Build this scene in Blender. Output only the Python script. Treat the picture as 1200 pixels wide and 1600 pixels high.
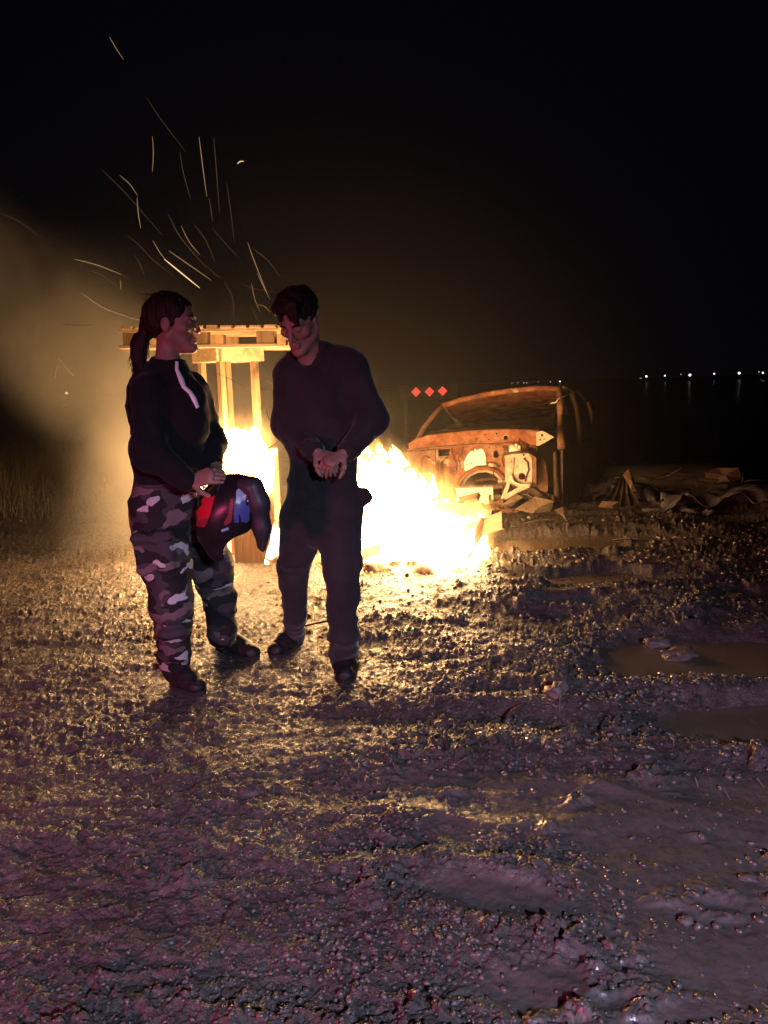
import bpy, bmesh, math, random
import numpy as np
from mathutils import Vector, Matrix, Euler
from mathutils.geometry import tessellate_polygon
from mathutils.bvhtree import BVHTree

for o in list(bpy.data.objects):
    bpy.data.objects.remove(o)
SC = bpy.context.scene
COL = SC.collection
R = math.radians
rnd = random.Random(7)

# ------------------------------------------------------------------ camera
CAM = Vector((0.0, 0.0, 1.32))
FPX = 1202.0
PITCH, ROLL = 9.4, -1.7
cam_d = bpy.data.cameras.new('camera')
cam_d.sensor_fit = 'VERTICAL'
cam_d.sensor_height = 34.6
cam_d.lens = 34.6 * FPX / 1600.0
cam_d.clip_start = 0.05
cam_d.clip_end = 3000
cam = bpy.data.objects.new('camera', cam_d)
COL.objects.link(cam)
CROT = Euler((R(90 - PITCH), 0, 0)).to_matrix() @ Matrix.Rotation(R(ROLL), 3, 'Z')
cam.matrix_world = Matrix.Translation(CAM) @ CROT.to_4x4()
SC.camera = cam

# ------------------------------------------------------------------ night sky
world = bpy.data.worlds.new('World')
SC.world = world
world.use_nodes = True
wn = world.node_tree
wn.nodes.clear()
w_out = wn.nodes.new('ShaderNodeOutputWorld')
w_bg = wn.nodes.new('ShaderNodeBackground')
w_bg.inputs['Color'].default_value = (0.55, 0.50, 0.95, 1)
w_bg.inputs['Strength'].default_value = 0.0022
wn.links.new(w_bg.outputs[0], w_out.inputs[0])

# ------------------------------------------------------------------ assumed red and cool lamps, added unseen behind the camera to light the foreground
def lamp(name, loc, aim, power, color, radius, cone):
    d = bpy.data.lights.new(name, 'SPOT')
    d.energy = power
    d.color = color
    d.shadow_soft_size = radius
    d.spot_size = math.radians(cone)
    d.spot_blend = 0.85
    o = bpy.data.objects.new(name, d)
    o.location = loc
    o.rotation_euler = (Vector(aim) - Vector(loc)).to_track_quat('-Z', 'Y').to_euler()
    COL.objects.link(o)
    return o
lamp('assumed_red_lamp', (-2.6, -0.9, 0.85), (-1.1, 1.5, -0.1), 340, (1.0, 0.09, 0.28), 0.16, 84)
lamp('assumed_cool_lamp', (1.2, -2.2, 2.2), (0.30, 1.1, 0.0), 780, (0.60, 0.62, 1.0), 0.16, 62)

# ------------------------------------------------------------------ exposure, render settings
SC.view_settings.view_transform = 'Standard'
SC.view_settings.look = 'None'
SC.view_settings.exposure = 0
SC.view_settings.gamma = 1
SC.view_settings.use_curve_mapping = False
cy = SC.cycles
cy.use_denoising = True
try:
    cy.denoiser = 'OPENIMAGEDENOISE'
except Exception:
    pass
cy.max_bounces = 5
cy.diffuse_bounces = 2
cy.glossy_bounces = 2
cy.transmission_bounces = 3
cy.volume_bounces = 1
cy.transparent_max_bounces = 10
cy.volume_step_rate = 0.6
cy.volume_max_steps = 128
cy.caustics_reflective = False
cy.caustics_refractive = False
cy.sample_clamp_indirect = 6

# ------------------------------------------------------------------ helpers: places
def ray(px, py):
    return CROT @ Vector(((px - 600) / FPX, (800 - py) / FPX, -1))
def at(px, py, Y):
    d = ray(px, py)
    return CAM + d * (Y / d.y)
def gnd(px, py, z=0.0):
    d = ray(px, py)
    return CAM + d * ((z - CAM.z) / d.z)

# ------------------------------------------------------------------ helpers: numpy noise
def _hash(ix, iy, seed):
    h = (ix.astype(np.int64) * 374761393 + iy.astype(np.int64) * 668265263 + seed * 1442695041) & 0xFFFFFFFF
    h = ((h ^ (h >> 13)) * 1274126177) & 0xFFFFFFFF
    h = (h ^ (h >> 16)) & 0xFFFFFFFF
    return h
def _h01(ix, iy, seed):
    return (_hash(ix, iy, seed) & 0xFFFFFF).astype(np.float32) / float(0xFFFFFF)
def noise2(x, y, seed=0):
    xi = np.floor(x); yi = np.floor(y)
    fx = (x - xi).astype(np.float32); fy = (y - yi).astype(np.float32)
    u = fx * fx * fx * (fx * (fx * 6 - 15) + 10); v = fy * fy * fy * (fy * (fy * 6 - 15) + 10)
    def g(dx, dy):
        a = _h01(xi + dx, yi + dy, seed) * 6.2831853
        return np.cos(a) * (fx - dx) + np.sin(a) * (fy - dy)
    a = g(0, 0); b = g(1, 0); c = g(0, 1); d = g(1, 1)
    return 1.5 * ((a * (1 - u) + b * u) * (1 - v) + (c * (1 - u) + d * u) * v)
def fbm2(x, y, oct_=4, seed=0, gain=0.5):
    s = 0; amp = 1.0
    for i in range(oct_):
        s = s + amp * noise2(x * 2 ** i, y * 2 ** i, seed + i * 17); amp *= gain
    return s
def noise3(p, seed=0):
    """value noise on points (n,3)"""
    i = np.floor(p).astype(np.int64); f = (p - i).astype(np.float32)
    f = f * f * (3 - 2 * f)
    out = 0
    for dx in (0, 1):
        for dy in (0, 1):
            for dz in (0, 1):
                v = _h01(i[:, 0] + dx + (i[:, 2] + dz) * 57, i[:, 1] + dy + (i[:, 2] + dz) * 131, seed)
                w = (f[:, 0] if dx else 1 - f[:, 0]) * (f[:, 1] if dy else 1 - f[:, 1]) * (f[:, 2] if dz else 1 - f[:, 2])
                out = out + v * w
    return out * 2 - 1
def clods(x, y, cell, seed, keep=0.7, rmin=0.2, rmax=0.55):
    X = x / cell; Y = y / cell
    xi = np.floor(X); yi = np.floor(Y)
    h = np.zeros(x.shape, np.float32)
    for dx in (-1, 0, 1):
        for dy in (-1, 0, 1):
            cx = xi + dx; cyy = yi + dy
            r = rmin + (rmax - rmin) * _h01(cx, cyy, seed + 3) ** 1.5
            a = _h01(cx, cyy, seed + 5) * 3.14159
            ex = X - cx - _h01(cx, cyy, seed); ey = Y - cyy - _h01(cx, cyy, seed + 1)
            qx = ex * np.cos(a) + ey * np.sin(a); qy = (-ex * np.sin(a) + ey * np.cos(a)) * (1.2 + 0.8 * _h01(cx, cyy, seed + 9))
            q = 1 - (qx * qx + qy * qy) / (r * r)
            on = (_h01(cx, cyy, seed + 7) < keep)
            h = np.maximum(h, np.where(on, np.sqrt(np.clip(q, 0, 1)) * r * (0.5 + 0.7 * _h01(cx, cyy, seed + 11)), 0))
    return h * cell
def sstep(a, b, v):
    t = np.clip((v - a) / (b - a), 0, 1)
    return t * t * (3 - 2 * t)

# ------------------------------------------------------------------ helpers: objects
def tag(o, label=None, cat=None, group=None, kind=None):
    if label: o['label'] = label
    if cat: o['category'] = cat
    if group: o['group'] = group
    if kind: o['kind'] = kind
    return o
def link(name, me, mat=None, parent=None, smooth=False):
    if mat is not None and not me.materials:
        me.materials.append(mat)
    if smooth:
        me.polygons.foreach_set('use_smooth', [True] * len(me.polygons))
    o = bpy.data.objects.new(name, me)
    COL.objects.link(o)
    if parent is not None:
        o.parent = parent
        o.matrix_parent_inverse = Matrix.Translation(parent.matrix_world.translation).inverted() if parent.type == 'EMPTY' and parent.parent is None else Matrix.Identity(4)
    return o
def empty(name, loc=(0, 0, 0)):
    o = bpy.data.objects.new(name, None)
    o.empty_display_size = 0.1
    o.location = loc
    o.matrix_world = Matrix.Translation(Vector(loc))
    COL.objects.link(o)
    return o
def from_np(name, v, f):
    """v (n,3) float, f (m,k) int"""
    me = bpy.data.meshes.new(name)
    v = np.ascontiguousarray(v, np.float32); f = np.ascontiguousarray(f, np.int32)
    k = f.shape[1]
    me.vertices.add(len(v)); me.vertices.foreach_set('co', v.ravel())
    me.loops.add(f.size); me.loops.foreach_set('vertex_index', f.ravel())
    me.polygons.add(len(f)); me.polygons.foreach_set('loop_start', np.arange(0, f.size, k, dtype=np.int32))
    me.update(calc_edges=True)
    return me
def from_bm(name, bm):
    bmesh.ops.recalc_face_normals(bm, faces=bm.faces[:])
    me = bpy.data.meshes.new(name); bm.to_mesh(me); bm.free()
    return me
def add_box(bm, c, ax, ay, az):
    """box with centre c and half-axis vectors"""
    c = Vector(c); ax = Vector(ax); ay = Vector(ay); az = Vector(az)
    vs = [bm.verts.new(c + sx * ax + sy * ay + sz * az) for sz in (-1, 1) for sy in (-1, 1) for sx in (-1, 1)]
    for q in ((0, 2, 3, 1), (4, 5, 7, 6), (0, 1, 5, 4), (2, 6, 7, 3), (0, 4, 6, 2), (1, 3, 7, 5)):
        bm.faces.new([vs[i] for i in q])
    return vs
def add_plank(bm, a, b, w, t, up=(0, 0, 1), rag=0.0, seg=1):
    """a board from a to b, width w across, thickness t along up; ends can be ragged"""
    a = Vector(a); b = Vector(b); d = (b - a).normalized(); up = Vector(up)
    s = d.cross(up).normalized(); n = s.cross(d).normalized()
    rings = []
    for i in range(seg + 1):
        c = a.lerp(b, i / seg)
        rg = []
        for (su, sn) in ((-1, -1), (1, -1), (1, 1), (-1, 1)):
            off = d * (rnd.uniform(-rag, rag) if i in (0, seg) else 0)
            rg.append(bm.verts.new(c + s * su * w / 2 + n * sn * t / 2 + off))
        rings.append(rg)
    for i in range(seg):
        for k in range(4):
            bm.faces.new((rings[i][k], rings[i][(k + 1) % 4], rings[i + 1][(k + 1) % 4], rings[i + 1][k]))
    bm.faces.new(rings[0][::-1]); bm.faces.new(rings[-1])
def add_tube(bm, pts, rad, seg=6, flat=1.0):
    pts = [Vector(p) for p in pts]
    if not isinstance(rad, (list, tuple)): rad = [rad] * len(pts)
    rings = []
    for i, p in enumerate(pts):
        d = (pts[min(i + 1, len(pts) - 1)] - pts[max(i - 1, 0)]).normalized()
        u = d.cross(Vector((0, 0, 1)) if abs(d.z) < 0.9 else Vector((1, 0, 0))).normalized(); w = d.cross(u)
        rings.append([bm.verts.new(p + (u * math.cos(6.2832 * k / seg) + w * flat * math.sin(6.2832 * k / seg)) * rad[i]) for k in range(seg)])
    for i in range(len(rings) - 1):
        for k in range(seg):
            bm.faces.new((rings[i][k], rings[i][(k + 1) % seg], rings[i + 1][(k + 1) % seg], rings[i + 1][k]))
    bm.faces.new(rings[0][::-1]); bm.faces.new(rings[-1])
def bevel(bm, w, seg=1):
    bmesh.ops.remove_doubles(bm, verts=bm.verts[:], dist=1e-5)
    bmesh.ops.bevel(bm, geom=bm.edges[:], offset=w, segments=seg, affect='EDGES', profile=0.5)

# ------------------------------------------------------------------ helpers: materials
class NT:
    def __init__(self, name):
        self.m = bpy.data.materials.new(name); self.m.use_nodes = True
        self.t = self.m.node_tree; self.t.nodes.clear()
        self.out = self.n('ShaderNodeOutputMaterial')
    def n(self, ty, **kw):
        x = self.t.nodes.new(ty)
        for k, v in kw.items(): setattr(x, k, v)
        return x
    def l(self, a, b):
        self.t.links.new(a, b)
    def set(self, sock, v):
        if hasattr(v, 'is_output'): self.l(v, sock)
        else: sock.default_value = v
    def math(self, op, a, b=None, c=None, clamp=False):
        x = self.n('ShaderNodeMath', operation=op); x.use_clamp = clamp
        for i, v in enumerate((a, b, c)):
            if v is not None: self.set(x.inputs[i], v)
        return x.outputs[0]
    def rng(self, v, a, b, c=0.0, d=1.0, smooth=True):
        x = self.n('ShaderNodeMapRange'); x.interpolation_type = 'SMOOTHSTEP' if smooth else 'LINEAR'
        self.set(x.inputs['Value'], v)
        for k, q in (('From Min', a), ('From Max', b), ('To Min', c), ('To Max', d)): self.set(x.inputs[k], q)
        return x.outputs['Result']
    def coord(self, kind='Object'):
        return self.n('ShaderNodeTexCoord').outputs[kind]
    def mapping(self, v, scale=(1, 1, 1), rot=(0, 0, 0), loc=(0, 0, 0)):
        x = self.n('ShaderNodeMapping'); self.l(v, x.inputs['Vector'])
        x.inputs['Scale'].default_value = scale; x.inputs['Rotation'].default_value = rot; x.inputs['Location'].default_value = loc
        return x.outputs[0]
    def noise(self, v=None, scale=5, detail=4, rough=0.55, dist=0.0):
        x = self.n('ShaderNodeTexNoise')
        if v is not None: self.l(v, x.inputs['Vector'])
        x.inputs['Scale'].default_value = scale; x.inputs['Detail'].default_value = detail
        x.inputs['Roughness'].default_value = rough; x.inputs['Distortion'].default_value = dist
        return x.outputs['Fac']
    def ramp(self, f, stops, interp='LINEAR'):
        x = self.n('ShaderNodeValToRGB'); self.set(x.inputs['Fac'], f); cr = x.color_ramp; cr.interpolation = interp
        while len(cr.elements) < len(stops): cr.elements.new(0.5)
        for e, (p, c) in zip(cr.elements, stops):
            e.position = p; e.color = (*c, 1) if len(c) == 3 else c
        return x.outputs['Color']
    def mix(self, f, a, b):
        x = self.n('ShaderNodeMix', data_type='RGBA'); self.set(x.inputs[0], f)
        for i, v in ((6, a), (7, b)):
            self.set(x.inputs[i], (*v, 1) if isinstance(v, tuple) and len(v) == 3 else v)
        return x.outputs[2]
    def bump(self, h, strength=0.3, dist=0.01, normal=None):
        x = self.n('ShaderNodeBump'); x.inputs['Strength'].default_value = strength; x.inputs['Distance'].default_value = dist
        self.l(h, x.inputs['Height'])
        if normal is not None: self.l(normal, x.inputs['Normal'])
        return x.outputs[0]
    def bsdf(self, color, rough=0.6, spec=0.5, metal=0.0, normal=None, **kw):
        b = self.n('ShaderNodeBsdfPrincipled')
        self.set(b.inputs['Base Color'], (*color, 1) if isinstance(color, tuple) and len(color) == 3 else color)
        self.set(b.inputs['Roughness'], rough); self.set(b.inputs['Metallic'], metal)
        self.set(b.inputs['Specular IOR Level'], spec)
        if normal is not None: self.l(normal, b.inputs['Normal'])
        for k, v in kw.items(): self.set(b.inputs[k], v)
        self.l(b.outputs[0], self.out.inputs['Surface'])
        return self.m

def m_plain(name, c, rough=0.7, metal=0.0, var=0.25, scale=9, spec=0.4, bstr=0.25):
    t = NT(name); v = t.coord(); f = t.noise(v, scale, 5, 0.6)
    col = t.ramp(f, [(0.3, tuple(x * (1 - var) for x in c)), (0.7, tuple(min(1, x * (1 + var)) for x in c))])
    return t.bsdf(col, t.rng(f, 0.3, 0.7, rough + 0.08, rough - 0.08), spec, metal, t.bump(t.noise(v, scale * 8, 4, 0.6), bstr, 0.004))
def m_wood(name, dark, light, axis='X', rough=0.65, char=0.0):
    t = NT(name); v = t.coord()
    sc = {'X': (1.2, 14, 14), 'Y': (14, 1.2, 14), 'Z': (14, 14, 1.2)}[axis]
    info = t.n('ShaderNodeObjectInfo')
    add = t.n('ShaderNodeVectorMath', operation='ADD'); t.l(t.mapping(v, sc), add.inputs[0])
    sc2 = t.n('ShaderNodeVectorMath', operation='SCALE'); sc2.inputs[0].default_value = (7, 3, 5); t.l(info.outputs['Random'], sc2.inputs['Scale'])
    sm = t.math('MULTIPLY', info.outputs['Random'], 9.0)
    t.l(sc2.outputs[0], add.inputs[1])
    g = t.noise(add.outputs[0], 2.2, 6, 0.62, 0.6)
    k = t.noise(v, 2.6, 3, 0.6)
    col = t.ramp(g, [(0.3, dark), (0.5, tuple((a + b) / 2 for a, b in zip(dark, light))), (0.68, light)])
    col = t.mix(t.rng(k, 0.62 - char, 0.78 - char), col, (0.012, 0.010, 0.009))
    return t.bsdf(col, rough, 0.35, 0.0, t.bump(g, 0.35, 0.004))
# ================================================================== GROUND
def ground_height(x, y):
    wx = x + 0.10 * noise2(x * 2.3, y * 2.3, 91); wy = y + 0.10 * noise2(x * 2.3 + 31, y * 2.3, 92)
    rgt = sstep(-0.9, 1.0, x - 0.12 * (y - 3) + 0.35 * noise2(x * 0.8, y * 0.8, 4))         # churned mud to the right, trodden earth to the left
    churn = 0.52 + 0.48 * rgt
    h = 0.030 * fbm2(x * 0.55, y * 0.55, 3, 1)
    # wheel ruts running across, rising gently to the left
    r = noise2(wx * 0.55 + 0.25 * wy, wy * 2.6 + 0.35 * wx, 21)
    h = h + 0.085 * rgt * (0.42 - np.abs(r)) * sstep(1.2, 2.4, y)
    r2 = noise2(wx * 1.4 + 9, wy * 4.6 + 0.5 * wx, 24)
    h = h + 0.028 * churn * (0.4 - np.abs(r2))
    patch = sstep(-0.35, 0.55, fbm2(x * 1.3, y * 2.6, 4, 40))
    am = churn * (0.10 + 0.90 * patch)
    wx2 = x + 0.030 * noise2(x * 14, y * 14, 71) + 0.010 * noise2(x * 46, y * 46, 73); wy2 = y + 0.030 * noise2(x * 14 + 5, y * 14, 72) + 0.010 * noise2(x * 46, y * 46 + 3, 74)
    jag = np.abs(fbm2(x * 22, y * 26, 3, 63))
    cl = clods(wx2, wy2, 0.24, 100, 0.30, 0.14, 0.42) * 0.50 * rgt * (0.6 + 0.8 * jag)
    cl = cl + clods(wx2, wy2, 0.105, 200, 0.62) * 0.62 * am * (0.5 + jag)
    cl = cl + clods(wx2, wy2, 0.048, 300, 0.72) * 0.75 * (0.22 + 0.78 * am)
    cl = cl + clods(wx2, wy2, 0.024, 400, 0.62) * 0.75 * (0.35 + 0.65 * am)
    rid = 1 - np.abs(noise2(wx * 8 + 0.4 * wy, wy * 13, 60)) * 2
    rough = cl + am * 0.010 * rid + 0.012 * (0.4 + 0.6 * am) * np.abs(fbm2(wx2 * 17, wy2 * 21, 3, 65)) + 0.0055 * fbm2(x * 38, y * 44, 3, 61) * (0.45 + 0.55 * am) \
        + 0.006 * fbm2(x * 12, y * 15, 2, 66)
    # smooth sheets of wet slurry
    slur = np.zeros(x.shape, np.float32)
    for (px, py, ax, ay, rot) in SLURRY:
        c = gnd(px, py)
        dx = x - c.x; dy = y - c.y
        qx = (dx * math.cos(rot) + dy * math.sin(rot)) / ax; qy = (-dx * math.sin(rot) + dy * math.cos(rot)) / ay
        q = np.sqrt(qx * qx + qy * qy) + 0.28 * fbm2(x * 3.2, y * 3.2, 3, 81)
        slur = np.maximum(slur, 1 - sstep(0.45, 1.15, q))
    keep = 1 - 0.93 * slur
    isl = sstep(0.30, 0.75, fbm2(x * 3.1, y * 5.2, 3, 601)) * slur
    island = isl * (0.006 + 0.55 * rough + 0.010 * jag) + 0.0015 * fbm2(x * 26, y * 30, 3, 611) * slur
    h = h * (1 - 0.60 * slur) + rough * keep + island - 0.004 * slur + slur * 0.004 * fbm2(x * 5, y * 7, 3, 88)
    # trodden flat where people stand, fade far away
    for (px, py) in FEET:
        c = gnd(px, py)
        q = np.exp(-((x - c.x) ** 2 + (y - c.y) ** 2) / 0.03)
        h = h * (1 - 0.8 * q)
    # puddle basins
    pud = np.zeros(x.shape, np.float32)
    for (px, py, ax, ay, rot) in PUDDLES:
        c = gnd(px, py)
        dx = x - c.x; dy = y - c.y
        qx = (dx * math.cos(rot) + dy * math.sin(rot)) / ax; qy = (-dx * math.sin(rot) + dy * math.cos(rot)) / ay
        q = np.sqrt(qx * qx + qy * qy) + 0.22 * fbm2(x * 2.6, y * 3.4, 3, 83)
        pud = np.maximum(pud, 1 - sstep(0.55, 1.25, q))
    h = h * (1 - 0.70 * pud) - 0.048 * pud
    far = 1 - sstep(14, 40, y) * 0.7
    # bank of earth under the dry grass on the far left
    bank = sstep(0.0, 1.2, -(x + 3.05 + 0.25 * (y - 8.0)) + 0.35 * noise2(x * 0.9, y * 0.9, 33)) * sstep(7.6, 9.2, y)
    h = h * far + 0.14 * bank
    return h, slur, pud, rgt
SLURRY = [(1010, 1270, 0.85, 0.26, -0.18), (1130, 1430, 0.55, 0.46, -0.5), (830, 1410, 0.34, 0.10, -0.35),
          (960, 1550, 0.34, 0.16, -0.2), (1170, 1250, 0.4, 0.24, 0), (800, 1225, 0.5, 0.10, -0.12)]
PUDDLES = [(1130, 1026, 0.70, 0.34, -0.05), (1200, 1122, 0.44, 0.25, -0.1), (930, 905, 0.60, 0.24, 0.05),
           (860, 848, 0.85, 0.34, 0.1), (880, 945, 0.24, 0.10, 0.0)]
FEET = [(285, 1075), (365, 1022), (447, 1018), (541, 1058)]
WATER_Z = -0.020

us = np.concatenate([-np.geomspace(8, 0.53, 46), np.linspace(-0.52, 0.52, 940), np.geomspace(0.53, 8, 46)])
inv = np.linspace(1 / 1.12, 1 / 15.0, 660)
ys = np.concatenate([np.linspace(-22, 1.05, 36), 1 / inv, np.geomspace(15.3, 900, 60)])
GU, GY = np.meshgrid(us, ys)
GX = GU * np.maximum(GY + 0.8, 1.8)
GH, GS, GP, GR = ground_height(GX.ravel(), GY.ravel())
gv = np.stack([GX.ravel(), GY.ravel(), GH], 1)
nr, nc = GU.shape
ii = (np.arange(nr - 1)[:, None] * nc + np.arange(nc - 1)[None, :]).ravel()
gf = np.stack([ii, ii + 1, ii + nc + 1, ii + nc], 1)
gme = from_np('ground', gv, gf)
for nm, arr in (('slurry', GS), ('puddle', GP), ('churned', GR)):
    a = gme.attributes.new(nm, 'FLOAT', 'POINT'); a.data.foreach_set('value', np.ascontiguousarray(arr, np.float32))
def gz(x, y):
    return float(ground_height(np.array([x], np.float64), np.array([y], np.float64))[0][0])

def m_ground():
    t = NT('wet_mud'); v = t.coord()
    at_ = lambda n: t.n('ShaderNodeAttribute', attribute_name=n).outputs['Fac']
    sl, pu, ch = at_('slurry'), at_('puddle'), at_('churned')
    f1 = t.noise(v, 2.2, 5, 0.6); f2 = t.noise(v, 26, 5, 0.62); f3 = t.noise(v, 140, 4, 0.6); f4 = t.noise(v, 9, 4, 0.6)
    dry = t.ramp(f2, [(0.30, (0.085, 0.068, 0.056)), (0.52, (0.150, 0.124, 0.104)), (0.72, (0.235, 0.200, 0.170))])
    wet = t.ramp(f2, [(0.32, (0.055, 0.045, 0.038)), (0.70, (0.125, 0.105, 0.088))])
    w = t.math('ADD', t.rng(f1, 0.42, 0.62), t.math('MULTIPLY', ch, 0.55), clamp=True)
    col = t.mix(t.math('MULTIPLY', w, 0.75), dry, wet)
    slc = t.ramp(f4, [(0.3, (0.125, 0.104, 0.088)), (0.7, (0.165, 0.138, 0.116))])
    col = t.mix(t.math('MULTIPLY', sl, 0.8), col, slc)
    spk = t.rng(t.noise(v, 230, 2, 0.5), 0.68, 0.76)
    col = t.mix(t.math('MULTIPLY', spk, t.math('SUBTRACT', 0.5, t.math('MULTIPLY', sl, 0.4))), col, (0.42, 0.37, 0.30))
    gl = t.rng(t.noise(v, 42, 4, 0.6), 0.47, 0.58)
    ro = t.rng(w, 0, 1, 0.72, 0.52, False)
    ro = t.math('SUBTRACT', ro, t.math('MULTIPLY', gl, t.rng(w, 0, 1, 0.46, 0.38, False)))
    ro = t.math('SUBTRACT', ro, t.math('MULTIPLY', sl, 0.02), clamp=True)
    b1 = t.bump(f3, 0.7, 0.008)
    b2 = t.bump(t.noise(v, 60, 5, 0.68), 0.85, 0.016, b1)
    mixn = t.n('ShaderNodeMix', data_type='VECTOR')
    t.set(mixn.inputs[0], t.math('MULTIPLY', sl, 0.85)); t.l(b2, mixn.inputs[4])
    t.l(t.bump(t.noise(v, 20, 3, 0.5), 0.12, 0.01), mixn.inputs[5])
    return t.bsdf(col, ro, t.rng(gl, 0, 1, 0.32, 0.9), 0.0, mixn.outputs[1])
ground = tag(link('ground', gme, m_ground(), smooth=True), 'churned wet mud with ruts, clods and trodden earth', kind='structure')

# loose crumbs of mud and grit lying on the surface
def grit():
    rs = np.random.RandomState(5); N = 60000
    px = rs.uniform(-80, 1280, N); py = 815 + 830 * rs.random_sample(N)
    d = np.stack([(px - 600) / FPX, (800 - py) / FPX, -np.ones(N)], 1) @ np.array(CROT).T
    tt = (0.0 - CAM.z) / d[:, 2]; x = d[:, 0] * tt; y = d[:, 1] * tt
    h, sl, pu, rg = ground_height(x, y)
    w = (0.22 + 0.5 * rg) * (0.35 + 0.65 * sstep(-0.3, 0.5, fbm2(x * 2.1, y * 3.4, 3, 45))) * (1 - 0.88 * sl) * (1 - 0.97 * sstep(0.2, 0.6, pu))
    k = rs.random_sample(N) < w * 0.75; x, y, h, rg = x[k], y[k], h[k], rg[k]; n = len(x)
    r = (0.0016 + 0.0085 * rs.random_sample(n) ** 2.2) * (0.75 + 0.22 * y) * (0.6 + 0.5 * rg)
    bm = bmesh.new(); bmesh.ops.create_icosphere(bm, subdivisions=1, radius=1)
    bv = np.array([q.co[:] for q in bm.verts]); bf = np.array([[q.index for q in f.verts] for f in bm.faces]); bm.free()
    m = len(bv); V = bv[None] * (1 + 0.35 * rs.uniform(-1, 1, (n, m, 1))) * rs.uniform(0.55, 1.25, (n, 1, 3)) * np.array([1.15, 0.95, 0.72])
    a = rs.uniform(0, 6.283, n); c, s_ = np.cos(a)[:, None], np.sin(a)[:, None]
    X = V[..., 0] * c - V[..., 1] * s_; Y = V[..., 0] * s_ + V[..., 1] * c
    P = np.stack([X * r[:, None] + x[:, None], Y * r[:, None] + y[:, None], V[..., 2] * r[:, None] + (h + r * 0.25)[:, None]], -1)
    return from_np('grit', P.reshape(-1, 3), (bf[None] + (np.arange(n) * m)[:, None, None]).reshape(-1, 3))
def m_grit():
    t = NT('wet_grit'); v = t.coord(); f = t.noise(v, 40, 3, 0.6)
    return t.bsdf(t.ramp(f, [(0.3, (0.075, 0.060, 0.050)), (0.7, (0.20, 0.17, 0.145))]), t.rng(f, 0.35, 0.65, 0.14, 0.45), 0.8)
tag(link('grit', grit(), m_grit()), 'crumbs of wet mud and grit scattered over the ground', kind='stuff')

# ------------------------------------------------------------------ puddles of brown water
def m_water():
    t = NT('muddy_water'); v = t.coord()
    col = t.ramp(t.noise(v, 1.6, 3, 0.5), [(0.3, (0.135, 0.095, 0.060)), (0.7, (0.185, 0.135, 0.088))])
    return t.bsdf(col, 0.16, 0.5, 0.0, t.bump(t.noise(t.mapping(v, (4, 9, 1)), 2.0, 2, 0.5), 0.05, 0.01))
WATER = m_water()
PUD_LABELS = ['wide brown puddle in the wet mud with a clod standing in it', 'brown puddle cut by the right edge below the wide one',
              'long shallow puddle to the right of the bonfire', 'shallow puddle in front of the burnt car', 'smallest puddle left of the wide brown puddle']
for k, (px, py, ax, ay, rot) in enumerate(PUDDLES):
    c = gnd(px, py); bm = bmesh.new(); n = 40
    ring = [bm.verts.new((c.x + (ax * math.cos(a) * math.cos(rot) - ay * math.sin(a) * math.sin(rot)) * 1.3,
                          c.y + (ax * math.cos(a) * math.sin(rot) + ay * math.sin(a) * math.cos(rot)) * 1.3, WATER_Z - 0.0007 * k))
            for a in (6.2832 * i / n for i in range(n))]
    bm.faces.new(ring)
    tag(link('puddle', from_bm('puddle', bm), WATER), PUD_LABELS[k], kind='structure')

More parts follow.
